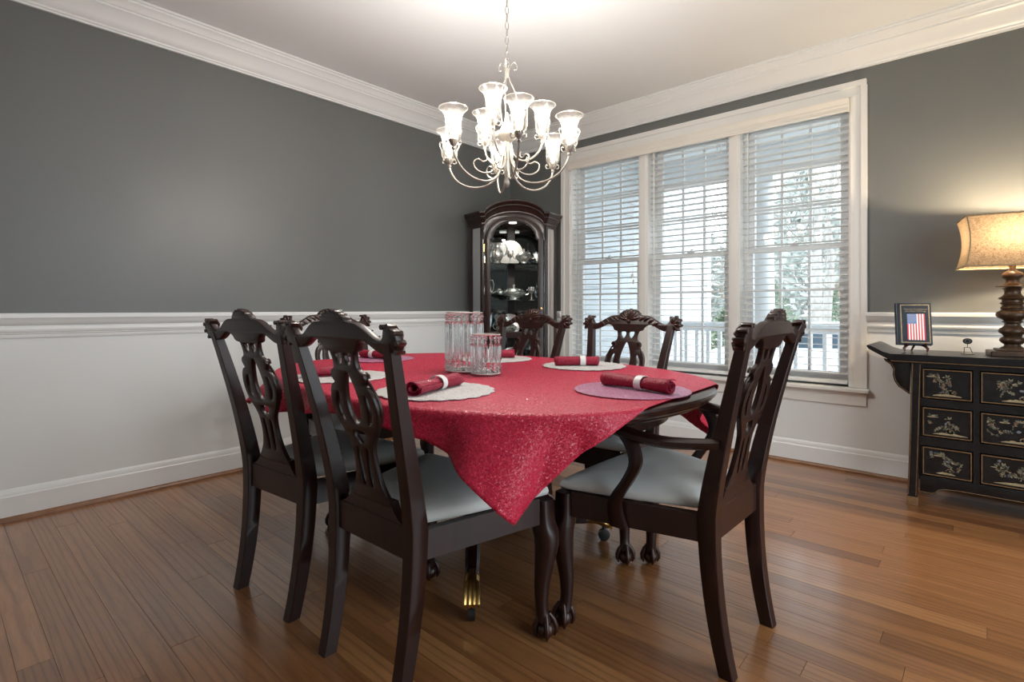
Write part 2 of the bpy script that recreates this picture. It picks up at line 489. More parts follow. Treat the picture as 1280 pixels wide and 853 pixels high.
# the right wall carries an assumed opening, unseen, added and sized for its daylight
OY0, OY1, OZ = -3.50, -0.90, 2.35
wr = struct(wall_boxes('wall_right', [(RX, RX + WT, RY - WT, OY0, 0, CZ), (RX, RX + WT, OY1, WT, 0, CZ), (RX, RX + WT, OY0, OY1, OZ, CZ)], 'paint_grey'))
wf = struct(wall_boxes('wall_front', [(0, RX, RY - WT, RY, 0, CZ)], 'paint_grey'))
wall_boxes('wainscot', [(RX - 0.004, RX, OY1, -0.004, 0, RAIL - 0.02), (RX - 0.004, RX, RY, OY0, 0, RAIL - 0.02)], 'paint_white', wr)
wall_boxes('wainscot', [(0.004, RX - 0.004, RY, RY + 0.004, 0, RAIL - 0.02)], 'paint_white', wf)
for nm, bx in (('trim_1', [(RX - 0.02, RX + WT, OY0 - 0.09, OY0, 0, OZ + 0.09), (RX - 0.02, RX + WT, OY1, OY1 + 0.09, 0, OZ + 0.09), (RX - 0.02, RX + WT, OY0, OY1, OZ, OZ + 0.09)]),):
    struct(wall_boxes(nm, bx, 'trim_white'))  # casing around the added side opening

# crown moulding
CB = 2.580
crown = [(0, CB), (0.014, CB), (0.014, CB + 0.010), (0.020, CB + 0.014), (0.020, CB + 0.024), (0.028, CB + 0.030), (0.040, CB + 0.052), (0.058, CB + 0.078), (0.074, CB + 0.096),
         (0.086, CB + 0.104), (0.086, CB + 0.114), (0.094, CB + 0.118), (0.104, CB + 0.134), (0.116, CB + 0.146), (0.122, CB + 0.150), (0.122, CB + 0.160), (0.132, CB + 0.164), (0.132, CZ), (0, CZ)]
struct(mould('trim_3', crown, (0, RY), (0, 0), (1, 0), 'trim_white', 1, 1))
struct(mould('trim_4', crown, (0, 0), (RX, 0), (0, -1), 'trim_white', 1, 1))
struct(mould('trim_5', crown, (RX, 0), (RX, RY), (-1, 0), 'trim_white', 1, 1))
struct(mould('trim_6', crown, (RX, RY), (0, RY), (0, 1), 'trim_white', 1, 1))
# chair rail
CRZ = RAIL - 0.125
crail = [(0, CRZ), (0.010, CRZ), (0.012, CRZ + 0.006), (0.012, CRZ + 0.018), (0.017, CRZ + 0.022), (0.017, CRZ + 0.026), (0.022, CRZ + 0.032), (0.024, CRZ + 0.042), (0.020, CRZ + 0.050), (0.018, CRZ + 0.054),
         (0.018, CRZ + 0.062), (0.026, CRZ + 0.068), (0.034, CRZ + 0.082), (0.040, CRZ + 0.098), (0.044, CRZ + 0.102), (0.044, CRZ + 0.120), (0.040, CRZ + 0.125), (0, CRZ + 0.125)]
CASL, CASR = 0.655, 3.043
struct(mould('trim_7', crail, (0, RY), (0, 0), (1, 0), 'trim_white', 0, 1))
struct(mould('trim_8', crail, (0, 0), (CASL, 0), (0, -1), 'trim_white', 1, 0))
struct(mould('trim_9', crail, (CASR, 0), (RX, 0), (0, -1), 'trim_white', 0, 1))
struct(mould('trim_10', crail, (RX, 0), (RX, OY1 + 0.09), (-1, 0), 'trim_white', 1, 0))
# baseboards with a stained shoe moulding
base = [(0, 0), (0.016, 0), (0.016, 0.118), (0.013, 0.124), (0.013, 0.130), (0.010, 0.140), (0.008, 0.150), (0.004, 0.156), (0, 0.156)]
shoe = [(0.016, 0), (0.034, 0), (0.033, 0.009), (0.028, 0.017), (0.020, 0.021), (0.016, 0.021)]
for nm, a, b, inn, m0, m1 in (('baseboard_left', (0, RY), (0, 0), (1, 0), 0, 1), ('baseboard_back', (0, 0), (RX, 0), (0, -1), 1, 1),
                              ('baseboard_right', (RX, 0), (RX, OY1 + 0.09), (-1, 0), 1, 0), ('baseboard_front', (RX, RY), (0, RY), (0, 1), 0, 0)):
    bo = struct(mould(nm, base, a, b, inn, 'trim_white', m0, m1))
    mould('shoe_moulding', shoe, a, b, inn, 'shoe_wood', m0, m1, bo)

# ------------------------------------------------------------------ triple window
w0 = MB()
# casing around the opening: flat board with raised back band
def casing_v(mb, xi, xo, z0, z1):
    s = 1 if xo > xi else -1
    for a, b, d, zz in ((0.010, 0.060, 0.016, 0.0), (0.060, 0.092, 0.026, 0.060), (0.0, 0.010, 0.019, 0.0)):
        x = sorted((xi + s * a, xi + s * b)); mb.box(x[0], x[1], -d, 0.0, z0, z1 + zz)
casing_v(w0, WOX0, CASL, WOZ0, WOZ1); casing_v(w0, WOX1, CASR, WOZ0, WOZ1)
w0.box(CASL, CASR, -0.026, 0, WOZ1 + 0.060, WOZ1 + 0.096); w0.box(WOX0 - 0.06, WOX1 + 0.06, -0.016, 0, WOZ1 + 0.010, WOZ1 + 0.06)
w0.box(WOX0 - 0.06, WOX1 + 0.06, -0.019, 0, WOZ1, WOZ1 + 0.010)
win = struct(w0.build('window_1', 'casing_white', None, 0))
m = MB()   # jambs
m.box(WOX0, WOX0 + 0.012, 0, 0.16, WOZ0, WOZ1); m.box(WOX1 - 0.012, WOX1, 0, 0.16, WOZ0, WOZ1); m.box(WOX0, WOX1, 0, 0.16, WOZ1 - 0.012, WOZ1)
m.build('window_jamb', 'casing_white', win, 0)
MUL = [(1.450, 1.532), (2.186, 2.266)]
for a, b in MUL:
    m = MB(); m.box(a, b, -0.010, 0.16, WOZ0, WOZ1 - 0.012); m.box(a + 0.018, b - 0.018, -0.016, -0.010, WOZ0, WOZ1 - 0.012)
    m.build('window_mullion', 'casing_white', win, 0)
m = MB(); m.bbox(CASL - 0.02, CASR + 0.02, -0.060, 0.02, WOZ0 - 0.030, WOZ0 - 0.002, 0.006); m.box(WOX0, WOX1, 0.02, 0.17, WOZ0 - 0.03, WOZ0 - 0.004)
m.build('window_stool', 'casing_white', win, 30)
m = MB(); m.box(CASL, CASR, -0.018, 0, WOZ0 - 0.115, WOZ0 - 0.030); m.box(CASL, CASR, -0.026, -0.018, WOZ0 - 0.050, WOZ0 - 0.030)
m.build('window_apron', 'casing_white', win, 0)
BAYS = [(WOX0 + 0.012, MUL[0][0]), (MUL[0][1], MUL[1][0]), (MUL[1][1], WOX1 - 0.012)]
ZM = 1.475                                  # meeting rail
def sash(x0, x1, z0, z1, yy, top):
    fw = 0.042
    m = MB(); m.box(x0, x0 + fw, yy, yy + 0.035, z0, z1); m.box(x1 - fw, x1, yy, yy + 0.035, z0, z1)
    bt = 0.034 if top else 0.062; tt = 0.042 if top else 0.034
    m.box(x0 + fw, x1 - fw, yy, yy + 0.035, z0, z0 + bt); m.box(x0 + fw, x1 - fw, yy, yy + 0.035, z1 - tt, z1)
    s = m.build('window_sash', 'vinyl_white', win, 0)
    gx0, gx1, gz0, gz1 = x0 + fw, x1 - fw, z0 + bt, z1 - tt
    mw = 0.017
    for i in (1, 2):
        c = gx0 + (gx1 - gx0) * i / 3; m = MB(); m.box(c - mw / 2, c + mw / 2, yy + 0.008, yy + 0.028, gz0, gz1); m.build('muntin', 'vinyl_white', s, 0)
        c = gz0 + (gz1 - gz0) * i / 3; m = MB(); m.box(gx0, gx1, yy + 0.0085, yy + 0.0275, c - mw / 2, c + mw / 2); m.build('muntin', 'vinyl_white', s, 0)
    for i in range(3):
        for j in range(3):
            a = gx0 + (gx1 - gx0) * i / 3 + (mw / 2 if i else 0); b = gx0 + (gx1 - gx0) * (i + 1) / 3 - (mw / 2 if i < 2 else 0)
            c = gz0 + (gz1 - gz0) * j / 3 + (mw / 2 if j else 0); d = gz0 + (gz1 - gz0) * (j + 1) / 3 - (mw / 2 if j < 2 else 0)
            m = MB(); m.add([(a, yy + 0.018, c), (b, yy + 0.018, c), (b, yy + 0.018, d), (a, yy + 0.018, d)], [(0, 1, 2, 3)])
            m.build('pane', 'window_glass', s, 0)
    return s
for x0, x1 in BAYS:
    m = MB(); fr = 0.022
    m.box(x0, x0 + fr, 0.075, 0.16, WOZ0, WOZ1 - 0.012); m.box(x1 - fr, x1, 0.075, 0.16, WOZ0, WOZ1 - 0.012); m.box(x0, x1, 0.075, 0.16, WOZ1 - 0.034, WOZ1 - 0.012); m.box(x0, x1, 0.075, 0.16, WOZ0, WOZ0 + 0.02)
    m.build('window_frame', 'vinyl_white', win, 0)
    sash(x0 + fr, x1 - fr, WOZ0 + 0.02, ZM + 0.017, 0.082, False)
    sash(x0 + fr, x1 - fr, ZM - 0.017, WOZ1 - 0.034, 0.121, True)
    m = MB(); c = (x0 + x1) / 2; m.bbox(c - 0.028, c + 0.028, 0.066, 0.098, ZM + 0.017, ZM + 0.031, 0.004); m.tube([(c, 0.082, ZM + 0.031), (c, 0.08, ZM + 0.04), (c + 0.025, 0.072, ZM + 0.044)], 0.005, 8)
    m.build('sash_lock', 'vinyl_white', win)

# valance across the head of all three blinds
m = MB(); vz = WOZ1 - 0.006
prof = [(-0.036, vz - 0.088), (-0.048, vz - 0.088), (-0.050, vz - 0.080), (-0.044, vz - 0.070), (-0.044, vz - 0.058), (-0.050, vz - 0.048), (-0.048, vz - 0.038), (-0.054, vz - 0.020), (-0.060, vz - 0.010), (-0.060, vz), (-0.036, vz)]
m.loft([[(x, yv, z) for yv, z in prof] for x in (WOX0 + 0.004, WOX1 - 0.002)])
val = m.build('blind_valance', 'valance_cream', None, 25)
for x in (WOX0 + 0.004, WOX1 - 0.012):
    m = MB(); m.box(x, x + 0.010, -0.036, 0.0, vz - 0.086, vz - 0.001); m.build('valance_return', 'valance_cream', val, 0)
tag(val, 'long cream valance board across the head of all three window blinds', 'valance')

bl_lab = ['white slatted blind in the left bay of the window, nearest the curio cabinet', 'white slatted blind in the middle bay of the triple window', 'white slatted blind in the right bay of the window, behind the armchair']
for bi, (x0, x1) in enumerate(BAYS):
    a, b = x0 + 0.006, x1 - 0.006
    yb = 0.030
    t = thing('window_blind', bl_lab[bi], 'blind', ((a + b) / 2, yb, WOZ0), 0, 'slatted blinds in the triple window')
    w = (b - a) / 2; H = WOZ1 - 0.014 - WOZ0
    m = MB(); m.box(-w, w, -0.026, 0.028, H - 0.052, H - 0.002); m.build('head_rail', 'slat_white', t, 0)
    m = MB(); m.bbox(-w, w, -0.025, 0.025, 0.012, 0.036, 0.003); m.build('bottom_rail', 'slat_white', t, 0)
    sl = MB(); k = 6; top = []; bot = []
    for i in range(k + 1):
        u = -1 + 2 * i / k
        yy = u * 0.0250; zz = 0.0022 * (1 - u * u) + yy * math.tan(R_(-3)); top.append((yy, zz + 0.0014)); bot.append((yy, zz - 0.0014))
    ring = top + bot[::-1]
    sl.loft([[(x, p[0], p[1]) for p in ring] for x in (-w + 0.002, w - 0.002)])
    sme = sl.mesh('slat', 'slat_white', 30)
    zz = 0.080; 
    while zz < H - 0.075:
        put('slat', sme, t, (0, 0, zz)); zz += 0.0460
    for u in (-0.68, 0.68):
        for yy in (-0.027, 0.027):
            m = MB(); m.tube([(u * w, yy, 0.02), (u * w, yy, H - 0.03)], 0.0011, 5); m.build('ladder_cord', 'cord_white', t)
    m = MB(); xr = w * 0.86; zc = 0.62 if bi else 0.75
    m.tube([(xr, -0.032, zc), (xr, -0.032, H - 0.04)], 0.0012, 5); m.tube([(xr - 0.012, -0.032, zc + 0.05), (xr - 0.012, -0.032, H - 0.04)], 0.0012, 5)
    c = m.build('lift_cord', 'cord_white', t)
    m = MB()
    for dx, dz in ((0, 0), (-0.012, 0.05)):
        m.lathe([(0.002, 0.0), (0.009, -0.008), (0.008, -0.028), (0.003, -0.040)], 10, (xr + dx, -0.032, zc + dz))
    m.build('cord_tassel', 'valance_cream', c)
    m = MB(); m.tube([(-w * 0.86, -0.032, H * 0.45), (-w * 0.86, -0.034, H - 0.04)], 0.0035, 6); m.build('tilt_wand', 'slat_white', t)

# ------------------------------------------------------------------ outside: porch, railing, trees
mb = MB(); mb.box(-30, 40, -30, 60, -0.75, -0.60); struct(mb.build('lawn', 'lawn_frost', None, 0))
PY = 2.35
mb = MB(); mb.box(0.34, 9.0, WT, PY + 0.18, -0.60, -0.10); struct(mb.build('porch_floor', 'porch_floor', None, 0))
mb = MB(); mb.box(0.34, 9.0, WT, PY + 0.18, 2.86, 2.95); struct(mb.build('porch_ceiling', 'porch_paint', None, 0))
mb = MB(); mb.box(0.34, 9.0, PY - 0.10, PY + 0.10, 2.56, 2.858); struct(mb.build('trim_11', 'porch_paint', None, 0))
mb = MB(); mb.box(-3.5, 0.30, WT + 0.001, 4.4, -0.60, 4.2); ww = struct(mb.build('wall_wing', 'siding', None, 0))
cb = MB(); cb.add([(0, 0.0, 0), (0.022, 0.0, 0), (0.006, 0.0, 0.150), (0, 0.0, 0.150), (0, 4.15, 0), (0.022, 4.15, 0), (0.006, 4.15, 0.150), (0, 4.15, 0.150)],
                  [(0, 1, 2, 3), (7, 6, 5, 4), (0, 4, 5, 1), (1, 5, 6, 2), (2, 6, 7, 3), (3, 7, 4, 0)])
cbm = cb.mesh('clapboard', 'siding', 0)
for i in range(29): put('clapboard', cbm, ww, (0.301, WT + 0.01, -0.35 + 0.150 * i))
m = MB(); m.box(0.301, 0.335, 4.25, 4.40, -0.5, 4.1); m.build('corner_board', 'porch_paint', ww, 0)

def porch_column(x, lab):
    t = thing('porch_column', lab, 'column', (x, PY, -0.10), 0, 'porch columns')
    m = MB(); m.box(-0.15, 0.15, -0.15, 0.15, 0.0, 0.10); m.build('base_block', 'porch_paint', t, 0)
    m = MB(); m.lathe([(0.140, 0.10), (0.148, 0.12), (0.140, 0.15), (0.126, 0.17), (0.128, 0.9), (0.108, 2.45), (0.108, 2.47)], 24); m.build('shaft', 'porch_paint', t)
    m = MB(); m.lathe([(0.108, 2.47), (0.122, 2.49), (0.122, 2.51), (0.135, 2.54), (0.135, 2.56)], 24); m.box(-0.15, 0.15, -0.15, 0.15, 2.56, 2.658); m.build('capital', 'porch_paint', t)
porch_column(1.72, 'round white porch column seen through the right bay of the window')
porch_column(4.9, 'round white porch column further along the porch to the right')
def railing(x0, x1, lab):
    t = thing('porch_railing', lab, 'railing', ((x0 + x1) / 2, PY, -0.10), 0, 'porch railings')
    w = (x1 - x0) / 2
    m = MB(); m.bbox(-w, w, -0.045, 0.045, 0.94, 0.985, 0.008); m.box(-w, w, -0.02, 0.02, 0.88, 0.94); m.build('top_rail', 'porch_paint', t, 0)
    m = MB(); m.box(-w, w, -0.03, 0.03, 0.10, 0.16); m.build('bottom_rail', 'porch_paint', t, 0)
    bm_ = MB(); bm_.box(-0.019, 0.019, -0.019, 0.019, 0.16, 0.88); bme = bm_.mesh('baluster', 'porch_paint', 0)
    n = int(2 * w / 0.135)
    for i in range(n): put('baluster', bme, t, (-w + (i + 0.5) * 2 * w / n, 0, 0))
    for s in (-1, 1):
        m = MB(); m.box(s * w * 0.6 - 0.03, s * w * 0.6 + 0.03, -0.03, 0.03, 0.0, 0.10); m.build('foot_block', 'porch_paint', t, 0)
railing(0.345, 1.585, 'white porch railing between the siding and the round column')
railing(1.855, 4.765, 'long white porch railing to the right of the round column')

def bare_tree(x, y, h, seed, lab):
    rn = random.Random(seed); t = thing('bare_tree', lab, 'tree', (x, y, -0.6), 0, 'bare trees beyond the porch')
    m = MB()
    tp = [Vector((0, 0, 0))]
    for i in range(7): tp.append(tp[-1] + Vector((rn.uniform(-.12, .12), rn.uniform(-.12, .12), h / 7)))
    m.tube(tp, [0.20 * (1 - i / 8.5) for i in range(8)], 8); m.build('trunk', 'bark', t)
    b = MB()
    def branch(p, d, L, r, dep):
        pts = [p]
        for i in range(4):
            d = (d + Vector((rn.uniform(-.35, .35), rn.uniform(-.35, .35), rn.uniform(-.05, .3)))).normalized(); pts.append(pts[-1] + d * L / 4)
        b.tube(pts, [r, r * .8, r * .6, r * .45, r * .25], 4)
        if dep:
            for i in range(4):
                q = pts[rn.randint(1, 4)]; dd = (d + Vector((rn.uniform(-1, 1), rn.uniform(-1, 1), rn.uniform(-.2, .7)))).normalized()
                branch(q, dd, L * .6, r * .5, dep - 1)
    for i in range(11):
        q = tp[rn.randint(2, 7)]; an = rn.uniform(0, 2 * PI)
        branch(q, Vector((math.cos(an), math.sin(an), 0.5)).normalized(), rn.uniform(1.2, 2.2), 0.05, 2)
    b.build('branches', 'bark', t)
bare_tree(0.1, 12.6, 7.5, 1, 'bare tree nearest the porch, seen right of the round column')
bare_tree(-2.9, 14.5, 8.0, 2, 'bare tree further back on the left of the bare trees')
bare_tree(-0.9, 18.5, 8.5, 5, 'bare tree further back on the right of the bare trees')
bare_tree(-5.0, 20.5, 9.0, 9, 'tallest bare tree, far back on the lawn')
def evergreen(x, y, h, r, seed, lab, mat='leaf_green', ls=1.0, grp='evergreens beyond the porch'):
    rn = random.Random(seed); t = thing('evergreen_shrub' if ls == 1.0 else 'evergreen_tree', lab, 'shrub' if ls == 1.0 else 'tree', (x, y, -0.6), 0, grp)
    m = MB(); m.tube([(0, 0, 0), (0, 0, h * 0.8)], [0.07, 0.02], 6); m.build('stem', 'bark', t)
    f = MB()
    for i in range(2600):
        z = h * rn.uniform(0.06, 1.0); rr = r * (1 - (z / h) ** (1.6 if ls == 1.0 else 3.5)) * rn.uniform(0.55, 1.05) + 0.05; an = rn.uniform(0, 2 * PI)
        p = Vector((rr * math.cos(an), rr * math.sin(an), z)); d = Vector((math.cos(an + rn.uniform(-1, 1)), math.sin(an + rn.uniform(-1, 1)), rn.uniform(-.3, .8))).normalized() * rn.uniform(.10, .2) * ls
        s = d.orthogonal().normalized() * 0.035 * ls
        f.add([p - d * .5, p + s, p + d * .5, p - s], [(0, 1, 2, 3)])
    o = f.build('foliage', mat, t, 0); o['kind'] = 'stuff'
evergreen(-1.6, 10.6, 1.7, 0.9, 1, 'dark evergreen shrub on the lawn left of the bare trees')
evergreen(-3.0, 18.8, 3.0, 1.3, 2, 'rounded evergreen shrub standing behind the bare trees')
evergreen(-0.9, 22.3, 3.0, 1.3, 3, 'evergreen shrub at the right end of the lawn')

for i, (x, y) in enumerate(((-9.8, 26.0), (-7.4, 31.5), (-5.0, 37.0), (-3.4, 26.0), (-1.2, 31.5))):
    evergreen(x, y, 8.5 + (i * 37 % 5) * 0.5, 2.3, 20 + i, ['leftmost', 'second', 'third', 'fourth', 'rightmost'][i] + ' pale tree from the left in the hazy far tree line' if 0 < i < 4 else ['leftmost', 'rightmost'][i > 0] + ' pale tree in the hazy far tree line', 'leaf_hazy', 4.0, 'hazy tree line beyond the lawn')

# parked car beyond the railing
car = thing('parked_car', 'white car parked on the drive beyond the porch railing', 'car', (1.35, 7.6, -0.6), R_(8))
body = [(-2.1, 0.28), (-2.15, 0.62), (-1.95, 0.84), (-1.15, 0.90), (-0.60, 1.36), (0.75, 1.40), (1.45, 0.98), (2.05, 0.92), (2.15, 0.60), (2.10, 0.28)]
m = MB(); m.prism(body, -0.82, 0.82); m.build('body', 'car_white', car, 20)
for s in (-1, 1):
    m = MB(); m.prism([(-0.98, 0.92), (-0.56, 1.30), (0.02, 1.33), (0.02, 0.94)], s * 0.825 - 0.004, s * 0.825 + 0.004); m.build('side_window', 'car_glass', car, 0)
    m = MB(); m.prism([(0.10, 0.94), (0.10, 1.33), (0.70, 1.33), (1.20, 1.00)], s * 0.825 - 0.004, s * 0.825 + 0.004); m.build('side_window', 'car_glass', car, 0)
    for x in (-1.35, 1.35):
        m = MB(); r = 0.33
        m.loft([[(x + q * math.cos(2 * PI * k / 20), yy, 0.33 + q * math.sin(2 * PI * k / 20)) for k in range(20)] for q, yy in ((r * .9, s * .68), (r, s * .70), (r, s * .84), (r * .9, s * .86), (r * .6, s * .84))])
        wh = m.build('wheel', 'dark_rubber', car)
        m = MB(); m.loft([[(x + q * math.cos(2 * PI * k / 14), yy, 0.33 + q * math.sin(2 * PI * k / 14)) for k in range(14)] for q, yy in ((r * .55, s * .842), (r * .5, s * .865), (r * .15, s * .87))])
        m.build('hubcap', 'steel', wh)

# ------------------------------------------------------------------ dining table
TCX, TCY, TROT = 1.905, -2.35, R_(-6)
TA, TB, TN = 1.030, 0.745, 2.4
TZ = 0.765
def superell(a, b, n, k):
    out = []
    for i in range(k):
        t = 2 * PI * i / k; c, s = math.cos(t), math.sin(t)
        out.append((a * math.copysign(abs(c) ** (2 / n), c), b * math.copysign(abs(s) ** (2 / n), s)))
    return out
table = thing('dining_table', 'dark wood oval dining table with moulded edge on a brass-footed pedestal', 'table', (TCX, TCY, 0), TROT)
K = 128
def trings(steps):
    return [[(x, y, z) for x, y in superell(TA - i, TB - i, TN, K)] for i, z in steps]
m = MB()
m.loft(trings([(0.06, TZ - 0.050), (0.045, TZ - 0.050), (0.035, TZ - 0.044), (0.032, TZ - 0.036), (0.020, TZ - 0.034), (0.012, TZ - 0.028), (0.010, TZ - 0.020), (0.002, TZ - 0.016), (0.0, TZ - 0.010), (0.003, TZ - 0.003), (0.008, TZ)]))
m.build('tabletop', 'table_wood', table, 35)
m = MB()
m.loft([[(x, y, z) for x, y in superell(TA - i, TB - i, TN, K)] for i, z in ((0.16, TZ - 0.115), (0.16, TZ - 0.0505), (0.185, TZ - 0.0505), (0.185, TZ - 0.115))], close=True)
m.build('apron', 'table_wood', table, 35)
m = MB()
m.lathe([(0.085, 0.17), (0.105, 0.19), (0.11, 0.225), (0.085, 0.25), (0.062, 0.28), (0.058, 0.31), (0.085, 0.34), (0.115, 0.39), (0.12, 0.43), (0.095, 0.47), (0.06, 0.50), (0.052, 0.54), (0.06, 0.59), (0.085, 0.615), (0.15, 0.63), (0.15, 0.65)], 28)
m.box(-0.32, 0.32, -0.32, 0.32, 0.65, TZ - 0.0505)
m.build('pedestal', 'table_wood', table)
for k in range(4):
    an = R_(45 + 90 * k) - TROT * 1.0
    ca, sa = math.cos(an), math.sin(an)
    path = cr([(0.06, 0.24), (0.14, 0.285), (0.24, 0.245), (0.34, 0.165), (0.44, 0.115), (0.52, 0.108)], 4, False)
    m = MB(); rings = []
    for i, p in enumerate(path):
        t = i / (len(path) - 1); hw = 0.036 - 0.012 * t; hh = 0.050 - 0.028 * t
        q = path[min(i + 1, len(path) - 1)] - path[max(i - 1, 0)]; q.normalize(); nx, nz = -q[1], q[0]
        rr = []
        for cw, ch in ((-1, -.6), (-.6, -1), (.6, -1), (1, -.6), (1, .6), (.6, 1), (-.6, 1), (-1, .6)):
            r = p[0] + nx * hh * ch; z = p[1] + nz * hh * ch
            rr.append((r * ca - cw * hw * sa, r * sa + cw * hw * ca, z))
        rings.append(rr)
    m.loft(rings); leg = m.build('leg', 'table_wood', table)
    m = MB(); P = lambda r, s, z: (r * ca - s * sa, r * sa + s * ca, z)
    m.loft([[P(r, hw * math.cos(2 * PI * j / 12), z0 + hh * math.sin(2 * PI * j / 12)) for j in range(12)] for r, hw, hh, z0 in
            ((0.500, 0.027, 0.027, 0.108), (0.545, 0.026, 0.026, 0.104), (0.575, 0.030, 0.026, 0.092), (0.600, 0.028, 0.022, 0.078), (0.612, 0.016, 0.012, 0.070))])
    for s in (-0.018, -0.006, 0.006, 0.018):
        m.tube([P(0.56, s, 0.118), P(0.595, s * 1.2, 0.102), P(0.618, s * 1.25, 0.072), P(0.612, s * 1.2, 0.058)], [0.007, 0.008, 0.007, 0.004], 6)
    m.build('brass_paw', 'brass', leg)
    m = MB(); rc, rw = 0.585, 0.026
    m.loft([[P(rc + q * math.cos(2 * PI * j / 16), s, 0.027 + q * math.sin(2 * PI * j / 16)) for j in range(16)] for q, s in ((rw * .7, -0.012), (rw, -0.010), (rw, 0.010), (rw * .7, 0.012))])
    m.tube([P(rc, 0, 0.045), P(rc, 0, 0.075)], 0.009, 8)
    m.build('caster', 'black_metal', leg)

# ------------------------------------------------------------------ tablecloth, draped over the table
def t2w(x, y):
    return TCX + x * math.cos(TROT) - y * math.sin(TROT), TCY + x * math.sin(TROT) + y * math.cos(TROT)
BND = np.array([t2w(*p) for p in superell(TA, TB, TN, 2400)])
tan_ = np.roll(BND, -1, 0) - np.roll(BND, 1, 0); tan_ /= np.linalg.norm(tan_, axis=1)[:, None]
NRM = np.stack([tan_[:, 1], -tan_[:, 0]], 1)
seg = np.linalg.norm(np.roll(BND, -1, 0) - BND, axis=1); ARC = np.concatenate([[0], np.cumsum(seg)[:-1]])
CROT = R_(3.0)
ccx, ccy = 1.90, -2.395                      # cloth centre
CHX, CHY = 0.985, 0.784                      # half sizes
NX, NY = 210, 170
verts = []; faces = []
ZT = TZ + 0.003
for j in range(NY + 1):
    for i in range(NX + 1):
        u = (-1 + 2 * i / NX) * CHX; v = (-1 + 2 * j / NY) * CHY
        # slight waviness of the hem
        px_ = ccx + u * math.cos(CROT) - v * math.sin(CROT); py_ = ccy + u * math.sin(CROT) + v * math.cos(CROT)
        lx = (px_ - TCX) * math.cos(TROT) + (py_ - TCY) * math.sin(TROT); ly = -(px_ - TCX) * math.sin(TROT) + (py_ - TCY) * math.cos(TROT)
        rr = abs(lx / TA) ** TN + abs(ly / TB) ** TN
        if rr <= 1:
            wob = 0.0006 * math.sin(px_ * 9 + py_ * 5) + 0.0005 * math.sin(px_ * 4 - py_ * 13 + 1)
            verts.append((px_, py_, ZT + 0.002 + wob)); continue
        d2 = ((BND - (px_, py_)) ** 2).sum(1); k = int(d2.argmin()); d = math.sqrt(d2[k]); q = BND[k]; nn = NRM[k]; tt = tan_[k]; s = ARC[k]
        rad = 0.014
        lf = min(1.0, max(0.0, (px_ - 1.05) / 0.75)); lf = lf * lf * (3 - 2 * lf)
        d *= 0.42 + 0.58 * lf                     # the left end is drawn up shorter
        if d < rad * PI / 2:
            a = d / rad; out = rad * math.sin(a); z = ZT + 0.002 - rad * (1 - math.cos(a))
        else:
            e = d - rad * PI / 2; z = ZT + 0.002 - rad - e * (0.97 if not (u > 0 and v < 0) else 0.95)
            fold = (math.sin(s * 17.0 + 1.2) * 0.34 + math.sin(s * 37 + 0.5) * 0.08) * min(e, 0.30)
            fold += 0.12 * min(e, 0.2)
            out = rad + max(fold, -0.010)
            # sideways gather of the folds
            q = q + tt * (0.05 * math.sin(s * 15.0 + 2.4) * min(e, 0.25))
            out += 0.5 * (1 - lf) * e
            if u > 0 and v < 0: q = q - tt * (0.25 * e * min(1, u / 0.4))    # the near corner swings towards the nearest chair
        verts.append((q[0] + nn[0] * out, q[1] + nn[1] * out, z))
for j in range(NY):
    for i in range(NX):
        a = j * (NX + 1) + i; faces.append((a, a + 1, a + NX + 2, a + NX + 1))
m = MB(); m.add(verts, faces)
cloth = m.build('tablecloth', 'tablecloth_red', None, 180)
sm = cloth.modifiers.new('thickness', 'SOLIDIFY'); sm.thickness = 0.002; sm.offset = 1.0
tag(cloth, 'sparkling crimson cloth draped over the dining table, one corner hanging towards the viewer', 'tablecloth')

# ------------------------------------------------------------------ dining chairs
def back_y(z):
    if z <= 0.45: 
        t = (0.45 - z) / 0.45; return -0.050 * t ** 2.2
    t = (z - 0.45) / 0.55; return -0.120 * t ** 1.25
def bend(dy=0.0):
    return lambda x, y, z: (x, y + back_y(z) + dy - 0.10 * x * x, z)

def rib_fan(m, c, r0, r1, a0, a1, n, th, rad, squash=1.0):
    # a carved fan of ribs standing on the crest, wrapping its thickness
    for i in range(n):
        a = a0 + (a1 - a0) * i / (n - 1)
        p0 = Vector((c[0] + r0 * math.cos(a), 0, c[1] + r0 * math.sin(a))); p1 = Vector((c[0] + r1 * math.cos(a), 0, c[1] + r1 * math.sin(a) * squash))
        for yy in (th,):
            pts = [p0 + Vector((0, yy, 0)), (p0 + p1) / 2 + Vector((0, yy + 0.004, 0)), p1 + Vector((0, yy * 0.6, 0)), p1 + Vector((0, -th * 0.9, 0))]
            m.tube([(p.x, p.y + back_y(p.z) - 0.10 * p.x * p.x, p.z) for p in pts], [rad * 0.4, rad * 0.8, rad, rad * 0.9], 6)

CREST_HALF_TOP = [(0.0, 1.048), (0.006, 1.047), (0.0105, 1.0425), (0.016, 1.0455), (0.023, 1.0450), (0.0285, 1.0395), (0.034, 1.0405), (0.041, 1.0375), (0.045, 1.0310), (0.050, 1.0305), (0.057, 1.0255), (0.060, 1.0185), (0.070, 1.0155), (0.084, 1.014), (0.100, 1.013), (0.122, 1.006), (0.148, 0.992), (0.175, 0.977), (0.198, 0.970), (0.213, 0.973), (0.223, 0.985), (0.232, 1.000), (0.246, 1.006), (0.262, 1.002), (0.274, 0.990), (0.278, 0.972), (0.273, 0.955), (0.258, 0.944), (0.240, 0.940), (0.222, 0.938)]
CREST_HALF_BOT = [(0.200, 0.936), (0.176, 0.944), (0.150, 0.957), (0.126, 0.966), (0.104, 0.963), (0.088, 0.950), (0.078, 0.936), (0.040, 0.930)]
half = CREST_HALF_TOP + CREST_HALF_BOT
